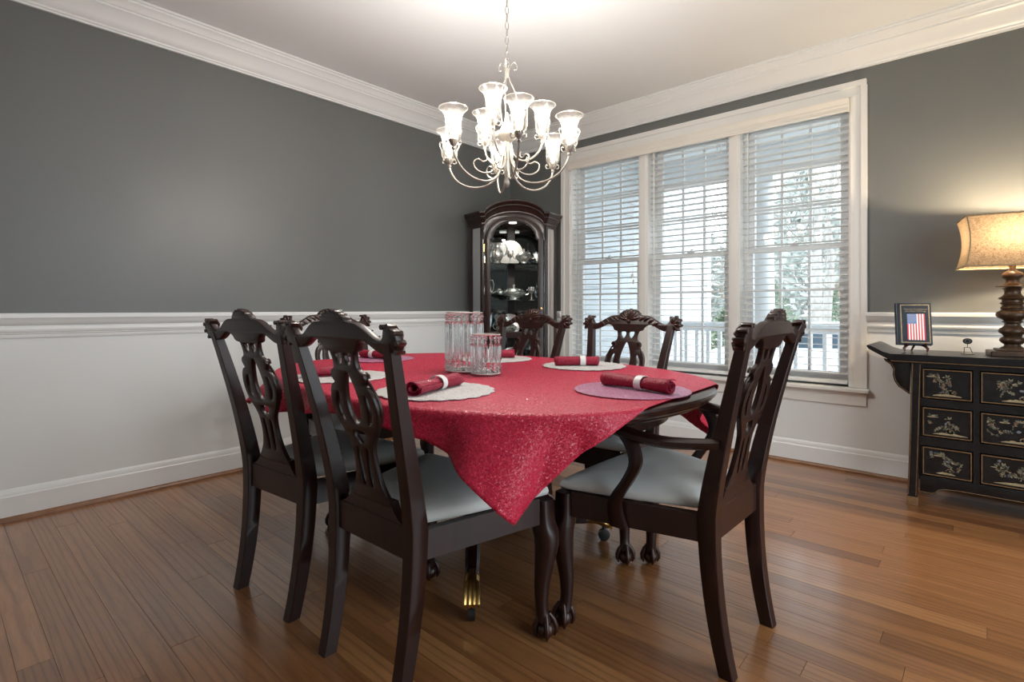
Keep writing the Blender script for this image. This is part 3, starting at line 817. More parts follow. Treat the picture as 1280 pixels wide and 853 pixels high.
crest_loop = [(p[0], p[1]) for p in cr([(x, z, 0) for x, z in half] + [(-x, z, 0) for x, z in reversed(half) if x > 0], 3)]
crest_me = fretwork('crest_rail', [crest_loop], 0.027, 'mahogany', 0.004, bend(), 50)
m = MB()
rib_fan(m, (0, 0.992), 0.008, 0.062, R_(12), R_(168), 9, 0.015, 0.0062, 0.85)
m.ball((0, back_y(0.985) + 0.014, 0.985), 0.011)
for s in (-1, 1):      # acanthus sprays beside the shell
    for i in range(4):
        x0 = s * (0.062 + 0.026 * i); zc = 1.000 - 0.0055 * i * i * 0.55
        pts = [(x0, 0.015, zc - 0.012), (x0 + s * 0.014, 0.018, zc + 0.002), (x0 + s * 0.032, 0.014, zc + 0.006)]
        m.tube([(x, y + back_y(z) - 0.1 * x * x, z) for x, y, z in pts], [0.004, 0.006, 0.002], 6)
shell_me = m.mesh('shell_carving', 'mahogany_carved', 60)
ear_me = []
for s in (-1, 1):
    m = MB(); c = (s * 0.243, 0.972)
    a0, a1 = (R_(-50), R_(115)) if s > 0 else (R_(230), R_(65))
    rib_fan(m, c, 0.004, 0.036, a0, a1, 5, 0.016, 0.0080)
    ear_me.append(m.mesh('ear_carving', 'mahogany_carved', 60))

SPL = [(0.090, 0.492), (0.084, 0.520), (0.066, 0.548), (0.053, 0.585), (0.049, 0.630), (0.056, 0.668), (0.078, 0.700), (0.100, 0.732), (0.110, 0.770), (0.106, 0.805), (0.090, 0.832), (0.073, 0.840), (0.078, 0.848), (0.083, 0.860), (0.078, 0.874), (0.066, 0.880), (0.058, 0.888), (0.056, 0.908), (0.062, 0.930), (0.076, 0.950)]
so = [(p[0], p[1]) for p in cr([(x, z, 0) for x, z in SPL] + [(-x, z, 0) for x, z in reversed(SPL)], 3)]
def lp(pts, k=4): return [(p[0], p[1]) for p in cr([(x, z, 0) for x, z in pts], k)]
holes = []
for s in (1, -1):
    holes.append(lp([(s * 0.008, 0.925), (s * 0.034, 0.932), (s * 0.040, 0.918), (s * 0.026, 0.896), (s * 0.012, 0.902)]))
    holes.append(lp([(s * 0.062, 0.812), (s * 0.076, 0.806), (s * 0.086, 0.775), (s * 0.079, 0.744), (s * 0.064, 0.728), (s * 0.058, 0.736), (s * 0.066, 0.768)]))
    holes.append(lp([(s * 0.012, 0.545), (s * 0.024, 0.545), (s * 0.029, 0.590), (s * 0.030, 0.640), (s * 0.020, 0.655), (s * 0.012, 0.610)]))
holes.append(lp([(0, 0.876), (0.012, 0.862), (0.027, 0.820), (0.032, 0.780), (0.021, 0.738), (0, 0.722), (-0.021, 0.738), (-0.032, 0.780), (-0.027, 0.820), (-0.012, 0.862)]))
holes.append(lp([(0, 0.704), (0.026, 0.700), (0.022, 0.678), (0, 0.664), (-0.022, 0.678), (-0.026, 0.700)]))
splat_me = fretwork('splat', [so] + holes, 0.016, 'mahogany', 0.002, bend(), 45)
# scrolled volutes on the splat's shoulders
volute_me = []
for s in (-1, 1):
    m = MB()
    pts = [(s * (0.071 + 0.011 * math.cos(a)), back_y(0.86) + 0.008, 0.860 + 0.013 * math.sin(a)) for a in np.linspace(0, 5.5, 12)]
    pts += [(s * 0.088, back_y(.835) + .008, 0.836), (s * 0.104, back_y(.8) + .008, 0.80), (s * 0.109, back_y(.77) + .008, 0.77), (s * 0.100, back_y(.735) + .008, 0.735)]
    m.tube(pts, [0.005] * 12 + [0.004, 0.006, 0.006, 0.003], 6)
    volute_me.append(m.mesh('volute_carving', 'mahogany_carved', 60))

def rear_leg_mesh(s):
    path = [(0.174, 0.0), (0.177, 0.10), (0.180, 0.22), (0.184, 0.34), (0.187, 0.45), (0.191, 0.55), (0.199, 0.68), (0.211, 0.80), (0.224, 0.90), (0.233, 0.965)]
    path = cr([(x, z, 0) for x, z in path], 3, False)
    rings = []
    for p in path:
        x, z = p[0], p[1]
        if z < 0.45: hw, hd = 0.0185 + 0.004 * z / 0.45, 0.0215 + 0.006 * z / 0.45
        else:
            t = (z - 0.45) / 0.52; hw, hd = 0.0225 - 0.006 * t, 0.0275 - 0.012 * t
        yb = back_y(z) - 0.10 * x * x * (1 if z > 0.8 else max(0, (z - 0.45) / 0.35)); c = 0.12
        rings.append([(s * x + hw * a, yb + hd * b, z) for a, b in ((-1, -1 + c), (-1 + c, -1), (1 - c, -1), (1, -1 + c), (1, 1 - c), (1 - c, 1), (-1 + c, 1), (-1, 1 - c))])
    m = MB(); m.loft(rings); return m.mesh('rear_leg', 'mahogany', 40)
rear_me = [rear_leg_mesh(-1), rear_leg_mesh(1)]

def front_leg_mesh(s, fx, fy):
    # cabriole leg: knee forward and out, ankle in
    spec = [(0.445, 0.000, 0.027), (0.375, 0.002, 0.031), (0.335, 0.010, 0.040), (0.295, 0.012, 0.039), (0.23, 0.004, 0.031), (0.16, -0.004, 0.0245), (0.10, -0.004, 0.0205), (0.075, 0.000, 0.021), (0.055, 0.004, 0.023)]
    pts = cr([(z, o, r) for z, o, r in spec], 3, False)
    rings = []
    dx, dy = s * 0.7, 0.7
    for p in pts:
        z, o, r = p; n = 12
        sq = 2.0 + 3.0 * max(0, min(1, (z - 0.33) / 0.05))
        rr = []
        for k in range(n):
            a = 2 * PI * k / n + PI / 12; c, q = math.cos(a), math.sin(a)
            rr.append((fx + dx * o + r * math.copysign(abs(c) ** (2 / sq), c), fy + dy * o + r * math.copysign(abs(q) ** (2 / sq), q), z))
        rings.append(rr)
    m = MB(); m.loft(rings)
    for a in (0, PI / 2):    # knee carving ridges
        pass
    leg = m.mesh('front_leg', 'mahogany', 60)
    m = MB(); cx_, cy_ = fx + dx * 0.008, fy + dy * 0.008
    m.ball((cx_, cy_, 0.029), 0.030, 14, 8, (1, 1, 0.96))
    for k in range(4):
        a = R_(45 if s > 0 else 135) + k * PI / 2; u = Vector((math.cos(a), math.sin(a), 0)); c = Vector((cx_, cy_, 0))
        m.tube([c + u * 0.010 + Vector((0, 0, 0.078)), c + u * 0.026 + Vector((0, 0, 0.058)), c + u * 0.034 + Vector((0, 0, 0.038)), c + u * 0.034 + Vector((0, 0, 0.020)), c + u * 0.028 + Vector((0, 0, 0.005))],
               [0.008, 0.0085, 0.009, 0.0075, 0.003], 7)
    m.ball((cx_ - dx * 0.004, cy_ - dy * 0.004, 0.060), 0.022, 10, 6, (1, 1, 0.8))
    foot = m.mesh('claw_foot', 'mahogany_carved', 60)
    return leg, foot

def build_chair_meshes(fw, arms):
    bw, fy = 0.190, 0.452
    M = {}
    M['front'] = [front_leg_mesh(-1, -fw + 0.020, fy - 0.012), front_leg_mesh(1, fw - 0.020, fy - 0.012)]
    r0, r1 = 0.372, 0.452
    rails = []
    m = MB(); m.bbox(-fw + 0.047, fw - 0.047, fy - 0.024, fy + 0.004, r0, r1, 0.003); rails.append(m.mesh('seat_rail', 'mahogany', 0))
    m = MB(); m.bbox(-0.168, 0.168, -0.016, 0.012, r0, r1 + 0.012, 0.003); rails.append(m.mesh('seat_rail', 'mahogany', 0))
    for s in (-1, 1):
        a = Vector((s * (bw - 0.003), 0.024)); b = Vector((s * (fw - 0.022), fy - 0.040)); d = (b - a).normalized(); nn = Vector((-d.y, d.x)) * 0.013
        m = MB()
        q = [a - nn, b - nn, b + nn, a + nn]
        m.loft([[(p.x, p.y, z) for p in q] for z in (r0, r1)])
        rails.append(m.mesh('seat_rail', 'mahogany', 0))
    M['rails'] = rails
    # shaped shoe at the foot of the splat
    m = MB(); m.prism([(-0.150, 0.462), (-0.128, 0.472), (-0.108, 0.490), (-0.096, 0.512), (0.096, 0.512), (0.108, 0.490), (0.128, 0.472), (0.150, 0.462)], -0.014, 0.012)
    M['shoe'] = m.mesh('splat_shoe', 'mahogany', 30)
    # slip seat: rounded trapezoid, domed
    out = []
    n = 14
    def edge(ins):
        fwd, bk = fy + 0.000 - ins, 0.016 + ins
        pts = []
        wf_, wb_ = fw - 0.006 - ins, bw - 0.026 - ins
        for i in range(n): t = i / n; pts.append((-wf_ + 2 * wf_ * t, fwd + (0.012 * (1 - (2 * t - 1) ** 2)), 0))
        for i in range(n): t = i / n; pts.append((wf_ + (wb_ - wf_) * t + 0.010 * math.sin(PI * t), fwd + (bk - fwd) * t, 0))
        for i in range(n): t = i / n; pts.append((wb_ - 2 * wb_ * t, bk, 0))
        for i in range(n): t = i / n; pts.append((-wb_ + (wb_ - wf_) * -t * -1 * -1 * 1.0 if False else -(wb_ + (wf_ - wb_) * t) - 0.010 * math.sin(PI * t), bk + (fwd - bk) * t, 0))
        return pts
    rings = []
    for ins, z in ((0.012, 0.4535), (0.003, 0.457), (0.0, 0.468), (0.003, 0.480), (0.012, 0.489), (0.032, 0.498), (0.065, 0.505), (0.105, 0.509), (0.14, 0.511), (0.158, 0.511)):
        rings.append([(x, y, z) for x, y, _ in edge(ins)])
    m = MB(); m.loft(rings); M['cushion'] = m.mesh('seat_cushion', 'seat_fabric', 60)
    if arms:
        M['arms'] = []; M['sup'] = []
        for s in (-1, 1):
            pts = cr([(s * 0.212, -0.038, 0.668), (s * 0.244, 0.03, 0.664), (s * 0.276, 0.10, 0.664), (s * 0.291, 0.18, 0.672), (s * 0.288, 0.250, 0.682), (s * 0.282, 0.290, 0.678), (s * 0.280, 0.306, 0.666)], 4, False)
            m = MB(); rings = []
            for i, p in enumerate(pts):
                t = i / (len(pts) - 1); hw = 0.017 + 0.010 * math.sin(PI * min(1, t * 1.05)) ** 1; hh = 0.0135 + 0.004 * t
                d = (pts[min(i + 1, len(pts) - 1)] - pts[max(i - 1, 0)]); d.z = 0; d.normalize(); lat = Vector((d.y, -d.x, 0))
                rings.append([p + lat * hw * a + Vector((0, 0, hh * b)) for a, b in ((-1, -.4), (-.6, -1), (.6, -1), (1, -.4), (1, .5), (.5, 1), (-.5, 1), (-1, .5))])
            m.loft(rings); M['arms'].append(m.mesh('arm', 'mahogany', 45))
            pts = cr([(s * 0.268, 0.250, 0.374), (s * 0.277, 0.258, 0.425), (s * 0.284, 0.248, 0.47), (s * 0.288, 0.205, 0.535), (s * 0.292, 0.178, 0.590), (s * 0.292, 0.190, 0.640), (s * 0.290, 0.212, 0.668)], 4, False)
            m = MB(); rings = []
            for i, p in enumerate(pts):
                t = i / (len(pts) - 1); hw = 0.014 - 0.002 * t; hd = 0.030 - 0.012 * math.sin(PI * t) 
                rings.append([p + Vector((hw * a, hd * b, 0)) for a, b in ((-1, -.6), (-.6, -1), (.6, -1), (1, -.6), (1, .6), (.6, 1), (-.6, 1), (-1, .6))])
            m.loft(rings); M['sup'].append(m.mesh('arm_support', 'mahogany', 45))
    return M
SIDE = build_chair_meshes(0.298, False)
ARMC = build_chair_meshes(0.310, True)

def chair(x, y, deg, lab, M, grp='carved dining chairs around the table', name='dining_chair'):
    t = thing(name, lab, 'chair', (x, y, 0), R_(deg - 90), grp)
    for me in rear_me: put('rear_leg', me, t)
    c = put('crest_rail', crest_me, t); put('shell_carving', shell_me, c)
    for e in ear_me: put('ear_carving', e, c)
    sp = put('splat', splat_me, t); [put('volute_carving', q, sp) for q in volute_me]
    put('splat_shoe', M['shoe'], t)
    for r in M['rails']: put('seat_rail', r, t)
    for lg, ft in M['front']:
        l = put('front_leg', lg, t); put('claw_foot', ft, l)
    cu = put('seat_cushion', M['cushion'], t); cu['label'] = 'pale grey upholstered slip seat'
    if 'arms' in M:
        for a in M['arms']: put('arm', a, t)
        for a in M['sup']: put('arm_support', a, t)
    return t
chair(1.682, -3.130, 95, 'dark carved dining chair on the near side, just left of the nearest chair', SIDE)
chair(2.285, -3.120, 91, 'nearest dark carved dining chair, its back overlapping the cloth in front', SIDE)
chair(3.015, -2.292, 179, 'dark carved armchair with scrolled arms at the right end of the table', ARMC, name='dining_armchair')
chair(0.826, -2.392, 0, 'dark carved dining chair at the far left end of the table, before the left wall', SIDE)
chair(1.585, -1.680, -90, 'dark carved dining chair on the far side, in front of the curio cabinet', SIDE)
chair(2.208, -1.620, -89, 'dark carved dining chair on the far side, in front of the middle of the window', SIDE)

# ------------------------------------------------------------------ table settings
ZC = TZ + 0.0096
def scallop_mat(x, y, r, lab, mat, scal, grp):
    m = MB(); n = 160
    def ring(rr, z, amp): return [(rr * (1 + amp * abs(math.cos(scal * PI * k / n))) * math.cos(2 * PI * k / n), rr * (1 + amp * abs(math.cos(scal * PI * k / n))) * math.sin(2 * PI * k / n), z) for k in range(n)]
    amp = 0.055 if scal else 0.0
    m.loft([ring(r, 0, amp), ring(r, 0.002, amp), ring(r * 0.985, 0.0032, amp), ring(r * 0.93, 0.0026, amp), ring(r * 0.90, 0.0032, amp * .5), ring(r * 0.5, 0.0034, 0), ring(r * 0.2, 0.0034, 0)])
    o = m.build('placemat', mat, None, 60, (x, y, ZC)); return tag(o, lab, 'placemat', grp)
G1, G2 = 'silver scalloped placemats', 'round violet placemats'
scallop_mat(2.235, -2.850, 0.190, 'silver scalloped placemat before the nearest chair', 'mat_silver', 20, G1)
scallop_mat(1.660, -2.865, 0.190, 'silver scalloped placemat on the near side, seen through the nearest chair back', 'mat_silver', 20, G1)
scallop_mat(2.165, -1.870, 0.190, 'silver scalloped placemat before the chair at the window', 'mat_silver', 20, G1)
scallop_mat(1.610, -1.905, 0.190, 'silver scalloped placemat on the far side, beside the crystal cylinders', 'mat_silver', 20, G1)
scallop_mat(2.715, -2.395, 0.193, 'round iridescent pink-violet placemat at the armchair', 'mat_violet', 0, G2)
scallop_mat(1.130, -2.330, 0.190, 'round pink-violet placemat at the far left end of the table', 'mat_violet', 0, G2)

def napkin(x, y, ang, L, lab, rlab, ringpos=0.05, seed=1):
    rn = random.Random(seed)
    t = thing('napkin', lab, 'napkin', (x, y, ZC + 0.0036), ang, 'rolled red napkins')
    m = MB(); n = 30; rows = []
    NS = 16
    for j in range(NS + 1):
        u = -1 + 2 * j / NS; xx = u * L / 2
        pinch = 1.0 - 0.16 * math.exp(-((u - ringpos * 2) / 0.12) ** 2); flare = 1 + 0.15 * u * u
        row_o = []
        for k in range(n):
            a = 2.6 * 2 * PI * k / (n - 1)
            r = (0.0255 - 0.016 * k / (n - 1)) * pinch * flare * (1 + 0.05 * math.sin(3 * a + 2.5 * u + seed))
            row_o.append((xx + 0.006 * math.sin(a * 0.5 + seed) * (1 if abs(u) > .95 else 0), r * math.cos(a + seed) * 1.12, max(0.0006, 0.0225 + r * math.sin(a + seed) * 0.86)))
        rows.append(row_o)
    vs = [p for r in rows for p in r]; fs = []
    for j in range(NS):
        for k in range(n - 1): fs.append((j * n + k, j * n + k + 1, (j + 1) * n + k + 1, (j + 1) * n + k))
    m.add(vs, fs); o = m.build('rolled_cloth', 'napkin_red', t, 80)
    s = o.modifiers.new('thickness', 'SOLIDIFY'); s.thickness = 0.0022; s.offset = 0
    m = MB(); k = 28
    def rg(w, q): return [(w, (0.0265 + q) * 1.10 * math.cos(2 * PI * i / k), max(0.0002, 0.0225 + (0.0265 + q) * 0.9 * math.sin(2 * PI * i / k))) for i in range(k)]
    m.loft([rg(-0.013, 0.0), rg(-0.013, 0.0018), rg(0.013, 0.0018), rg(0.013, 0.0)], close=True)
    r = m.build('napkin_ring', 'napkin_ring_silver', None, 50); r.location = (x + math.cos(ang) * ringpos * L, y + math.sin(ang) * ringpos * L, ZC + 0.0036); r.rotation_euler = (0, 0, ang)
    tag(r, rlab, 'napkin ring', 'silver napkin rings')
NL = 0.245
napkin(2.730, -2.390, R_(-8), 0.27, 'rolled red napkin at the armchair', 'silver ring on the napkin at the armchair', 0.08, 1)
napkin(2.150, -1.910, R_(42), 0.20, 'rolled red napkin before the chair at the window', 'silver ring on the napkin before the window chair', 0.14, 2)
napkin(2.240, -2.852, R_(108), 0.27, 'rolled red napkin before the nearest chair', 'silver ring on the napkin before the nearest chair', 0.05, 3)
napkin(1.645, -2.890, R_(70), 0.22, 'rolled red napkin seen through the back of the nearest chair', 'silver ring on the napkin seen through the nearest chair back', 0.10, 4)
napkin(1.130, -2.345, R_(10), 0.22, 'rolled red napkin at the far left end of the table', 'silver ring on the napkin at the far left end', -0.08, 5)
napkin(1.585, -1.895, R_(45), 0.22, 'rolled red napkin half hidden behind the crystal cylinders', 'silver ring on the napkin behind the crystal cylinders', -0.10, 6)

def crystal_cylinder(x, y, r, h, lab, nn):
    t = thing('crystal_candle_holder', lab, 'candle holder', (x, y, ZC), 0, 'crystal candle holders')
    m = MB(); m.lathe([(r * .96, 0), (r, 0.001), (r, 0.004), (r * .96, 0.005)], 40); m.build('base_plate', 'mirror', t)
    for z in (0.006, h - 0.005):
        m = MB(); k = 48
        m.loft([[((r + 0.003 * math.cos(2 * PI * q / 6)) * math.cos(2 * PI * i / k), (r + 0.003 * math.cos(2 * PI * q / 6)) * math.sin(2 * PI * i / k), z + 0.003 * math.sin(2 * PI * q / 6)) for i in range(k)] for q in range(6)], close=True)
        m.build('metal_ring', 'silver', t)
    # long prisms, each one separate
    z0, z1 = (0.052, h - 0.040)
    p = MB(); w = r * math.sin(PI / nn) * 0.72
    sec = lambda s, z: [(s * a, s * b * 0.8, z) for a, b in ((-w, -w * .4), (-w * .4, -w), (w * .4, -w), (w, -w * .4), (w, w * .4), (w * .4, w), (-w * .4, w), (-w, w * .4))]
    p.loft([sec(.25, z0), sec(1, z0 + 0.012), sec(1, z1 - 0.012), sec(.25, z1)])
    pm = p.mesh('crystal_prism', 'crystal', 0)
    beads = MB()
    for i in range(nn):
        a = 2 * PI * i / nn
        put('crystal_prism', pm, t, (r * math.cos(a), r * math.sin(a), 0), (0, 0, a + PI / 2))
        for z, q in ((0.017, .85), (0.032, .95), (0.046, .6), (h - 0.033, .6), (h - 0.020, .95)):
            beads.ball((r * math.cos(a), r * math.sin(a), z), w * q * 1.05, 6, 4)
    b = beads.build('crystal_beads', 'crystal', t, 0); b['kind'] = 'stuff'
    m = MB(); m.lathe([(0.018, 0.006), (0.019, 0.020), (0.017, 0.021), (0.016, 0.010)], 16); m.build('candle_cup', 'silver', t)
crystal_cylinder(1.898, -2.405, 0.079, 0.262, 'taller crystal prism candle holder in the centre of the table', 20)
crystal_cylinder(2.045, -2.420, 0.060, 0.172, 'shorter crystal prism candle holder beside the taller one', 16)

# ------------------------------------------------------------------ chandelier
CHX_, CHY_ = 1.991, -2.229
ch = thing('chandelier', 'nine-light two-tier chandelier with bell glass shades hanging over the table', 'chandelier', (CHX_, CHY_, 0), HEAD - 0)
# local axes: x = to the viewer's right, -y = towards the viewer
m = MB(); m.lathe([(0.004, CZ - 0.045), (0.02, CZ - 0.042), (0.045, CZ - 0.025), (0.062, CZ - 0.006), (0.064, CZ - 0.0005)], 28); m.build('ceiling_canopy', 'chandelier_metal', ch)
lk = MB(); k = 14
ringpts = [(0.0075 * math.cos(2 * PI * i / k), 0, 0.0205 * math.sin(2 * PI * i / k)) for i in range(k)]
lk.loft([[Vector(ringpts[i]) + (Vector((math.cos(2 * PI * i / k), 0, math.sin(2 * PI * i / k))) * math.cos(2 * PI * q / 6) + Vector((0, 1, 0)) * math.sin(2 * PI * q / 6)) * 0.0017 for q in range(6)] for i in range(k)], close=True)
lkm = lk.mesh('chain_link', 'chandelier_metal', 60)
z = 2.195; i = 0
while z < CZ - 0.05:
    o = put('chain_link', lkm, ch, (0, 0, z), (0, 0, 0.3 + (i % 2) * PI / 2)); z += 0.0345; i += 1
m = MB(); m.lathe([(0.006, 2.10), (0.010, 2.115), (0.007, 2.13), (0.009, 2.14), (0.003, 2.15)], 12)
m.tube([(0.010 * math.cos(a), 0, 2.160 + 0.013 * math.sin(a)) for a in np.linspace(-PI / 2, 1.5 * PI, 14)], 0.0028, 6)
m.build('top_finial', 'chandelier_metal', ch)
for k in range(3):
    a = R_(20 + 120 * k); c, s = math.cos(a), math.sin(a)
    m = MB()
    pts = cr([(0.006, 2.118), (0.016, 2.150), (0.034, 2.172), (0.048, 2.160), (0.046, 2.140), (0.034, 2.140)], 4, False)
    m.tube([(p[0] * c, p[0] * s, p[1]) for p in pts], 0.0022, 6); m.build('top_scroll', 'chandelier_metal', ch)
    m = MB()
    pts = cr([(0.006, 2.118), (0.012, 2.09), (0.040, 2.035), (0.046, 1.99), (0.030, 1.92), (0.026, 1.87), (0.034, 1.845)], 4, False)
    m.tube([(p[0] * c, p[0] * s, p[1]) for p in pts], 0.0024, 6); m.build('hanging_rod', 'chandelier_metal', ch)
m = MB(); m.lathe([(0.004, 1.60), (0.010, 1.608), (0.013, 1.622), (0.007, 1.64), (0.012, 1.66), (0.015, 1.70), (0.012, 1.76), (0.016, 1.80), (0.045, 1.825), (0.052, 1.835), (0.052, 1.848), (0.030, 1.858), (0.020, 1.885), (0.012, 1.90), (0.009, 1.93), (0.004, 1.94)], 24)
m.build('column', 'chandelier_metal', ch)
# shade, cup and bulb, shared by all nine lights
def shade_mesh():
    pr = [(0.0165, 0.000), (0.025, 0.004), (0.0325, 0.018), (0.0345, 0.038), (0.0335, 0.062), (0.0340, 0.085), (0.0390, 0.105), (0.0485, 0.121), (0.0575, 0.130), (0.0605, 0.134)]
    pr = [(p[0], p[1]) for p in cr([(a, b, 0) for a, b in pr], 3, False)]
    m = MB(); m.lathe(pr, 32, cap=False); return m.mesh('glass_shade', 'shade_glass', 180)
shm = shade_mesh()
rim = MB(); k = 32
rim.loft([[((0.0605 + 0.0018 * math.cos(2 * PI * q / 6)) * math.cos(2 * PI * i / k), (0.0605 + 0.0018 * math.cos(2 * PI * q / 6)) * math.sin(2 * PI * i / k), 0.134 + 0.0018 * math.sin(2 * PI * q / 6)) for i in range(k)] for q in range(6)], close=True)
rimm = rim.mesh('shade_rim', 'shade_glass', 60)
cup = MB(); cup.lathe([(0.005, -0.040), (0.009, -0.034), (0.006, -0.026), (0.013, -0.018), (0.019, -0.008), (0.021, 0.002), (0.016, 0.002), (0.012, 0.0)], 18)
for kk in range(3):
    a = 2 * PI * kk / 3 + 0.6; c, s = math.cos(a), math.sin(a)
    pts = cr([(0.014, -0.014), (0.030, -0.018), (0.038, -0.006), (0.033, 0.004), (0.028, -0.003)], 3, False)
    cup.tube([(p[0] * c, p[0] * s, p[1]) for p in pts], 0.0022, 5)
cupm = cup.mesh('lamp_cup', 'chandelier_metal', 60)
sp_ = MB()
pts = cr([(0.020, -0.004), (0.034, 0.012), (0.0365, 0.028), (0.0365, 0.040), (0.044, 0.058), (0.047, 0.072), (0.041, 0.080), (0.038, 0.073)], 3, False)
sp_.tube([(p[0], 0, p[1]) for p in pts], 0.0018, 5)
spm = sp_.mesh('shade_wire', 'chandelier_metal', 60)
bu = MB(); bu.lathe([(0.006, 0.002), (0.0095, 0.022), (0.0155, 0.038), (0.0175, 0.054), (0.0135, 0.070), (0.007, 0.082), (0.002, 0.090)], 14)
bum = bu.mesh('bulb', 'bulb_glow', 60)
BULB_W = 5.8
def light_arm(phi, r, ztop, path):
    c, s = math.cos(phi), -math.sin(phi)
    m = MB(); pts = cr([(a, b, 0) for a, b in path], 5, False)
    m.tube([(p[0] * c, p[0] * s, p[1]) for p in pts], 0.0046, 8)
    arm = m.build('arm', 'chandelier_metal', ch)
    zb = ztop - 0.134
    loc = (r * c, r * s, zb)
    put('lamp_cup', cupm, arm, loc)
    for w_ in (0.5, 0.5 + PI): put('shade_wire', spm, arm, loc, (0, 0, math.atan2(s, c) + w_))
    sh = put('glass_shade', shm, arm, loc); sh['label'] = 'bell shaped frosted glass shade'
    put('shade_rim', rimm, arm, loc)
    put('bulb', bum, arm, loc)
    l = bpy.data.lights.new('bulb_light', 'POINT'); l.energy = BULB_W; l.color = (1.0, 0.955, 0.90); l.shadow_soft_size = 0.018
    lo = bpy.data.objects.new('bulb_light', l); COL.objects.link(lo); lo.parent = ch; lo.location = (loc[0], loc[1], zb + 0.098)
for k in range(6):
    light_arm(R_(20 + 60 * k), 0.290, 1.888, [(0.018, 1.800), (0.026, 1.72), (0.050, 1.648), (0.105, 1.613), (0.175, 1.612), (0.240, 1.640), (0.278, 1.685), (0.290, 1.720)])
for k in range(3):
    light_arm(R_(110 + 120 * k), 0.165, 1.983, [(0.016, 1.810), (0.030, 1.752), (0.065, 1.725), (0.110, 1.735), (0.148, 1.770), (0.165, 1.813)])
for k in range(6):      # loose scrolls between the arms
    phi = R_(50 + 60 * k); c, s = math.cos(phi), -math.sin(phi)
    pts = cr([(0.016, 1.790), (0.030, 1.715), (0.062, 1.672), (0.108, 1.662), (0.142, 1.680), (0.150, 1.708), (0.130, 1.722), (0.108, 1.712), (0.090, 1.722), (0.094, 1.742)], 4, False)
    m = MB(); m.tube([(p[0] * c, p[0] * s, p[1]) for p in pts], 0.0034, 6); m.build('scroll', 'chandelier_metal', ch)

# ------------------------------------------------------------------ corner curio cabinet
cab = thing('curio_cabinet', 'tall dark wood corner curio cabinet with arched glass door', 'cabinet', (0.055, -0.055, 0), R_(45))
# local: x to the viewer's right, -y towards the room; corner at the origin
CU, CV, FU, FV = 0.400, 0.445, 0.285, 0.610
def penta(o=0.0, back=0.0):
    return [(-0.02 - o * 0, -0.02 - back), (-CU - o * 0.7, -CV + 0.012 + o * 0.1), (-CU - o, -CV - o * 0.3), (-FU - o * 0.45, -FV - o), (FU + o * 0.45, -FV - o), (CU + o, -CV - o * 0.3), (CU + o * 0.7, -CV + 0.012 + o * 0.1), (0.02, -0.02 - back)]
def pring(o, z): return [(x, y, z) for x, y in penta(o)]
m = MB(); m.loft([pring(0.018, 0.0), pring(0.018, 0.085), pring(0.012, 0.095), pring(0.012, 0.105), pring(0.0, 0.115), pring(0.0, 0.18)]); m.build('base', 'cabinet_wood', cab, 30)
m = MB(); m.loft([pring(-0.01, 1.86), pring(-0.01, 1.885)]); m.build('roof_board', 'cabinet_wood', cab, 0)
# posts
for s in (-1, 1):
    m = MB(); u = s * (FU - 0.016); m.box(min(u, s * FU) , max(u, s * FU), -FV, -FV + 0.022, 0.18, 1.865); m.build('front_post', 'cabinet_wood', cab, 0)
    m = MB(); m.box(min(s * CU, s * (CU - 0.034)), max(s * CU, s * (CU - 0.034)), -CV - 0.004, -CV + 0.020, 0.18, 1.865); m.build('rear_post', 'cabinet_wood', cab, 0)
# canted side frames with glass
for s in (-1, 1):
    a = Vector((s * FU, -FV + 0.004)); b = Vector((s * CU, -CV - 0.002)); d = (b - a); L = d.length; d.normalize(); nn = Vector((d.y, -d.x)) * s
    def slab(t0, t1, z0, z1, th=0.010):
        q = [a + d * t0, a + d * t1, a + d * t1 - nn * -th * -1, a + d * t0 - nn * -th * -1]
        return [[(p.x, p.y, z) for p in q] for z in (z0, z1)]
    m = MB()
    for t0, t1, z0, z1 in ((0, 0.030, 0.18, 1.865), (L - 0.044, L, 0.18, 1.865), (0.030, L - 0.044, 0.18, 0.23), (0.030, L - 0.044, 1.77, 1.865)): m.loft(slab(t0, t1, z0, z1))
    f = m.build('side_frame', 'cabinet_wood', cab, 0)
    m = MB(); q0, q1 = a + d * 0.022 - nn * 0.004, a + d * (L - 0.022) - nn * 0.004
    m.add([(q0.x, q0.y, 0.23), (q1.x, q1.y, 0.23), (q1.x, q1.y, 1.79), (q0.x, q0.y, 1.79)], [(0, 1, 2, 3)]); m.build('side_glass', 'cabinet_glass', f, 0)
# back panels: mirrored
for s in (-1, 1):
    m = MB(); m.loft([[(s * 0.02, -0.04, z), (s * (CU - 0.005), -CV + 0.008 , z), (s * (CU - 0.012), -CV - 0.002, z), (s * 0.02, -0.054, z)] for z in (0.18, 1.86)]); bp = m.build('back_panel', 'cabinet_wood', cab, 0)
    m = MB(); m.loft([[(s * 0.035, -0.076, z), (s * (CU - 0.025), -CV - 0.006, z), (s * (CU - 0.028), -CV - 0.010, z), (s * 0.035, -0.080, z)] for z in (0.20, 1.84)]); m.build('mirror_panel', 'mirror', bp, 0)
m = MB(); m.box(-0.034, 0.034, -0.078, -0.03, 0.18, 1.86); m.build('back_stile', 'cabinet_wood', cab, 0)
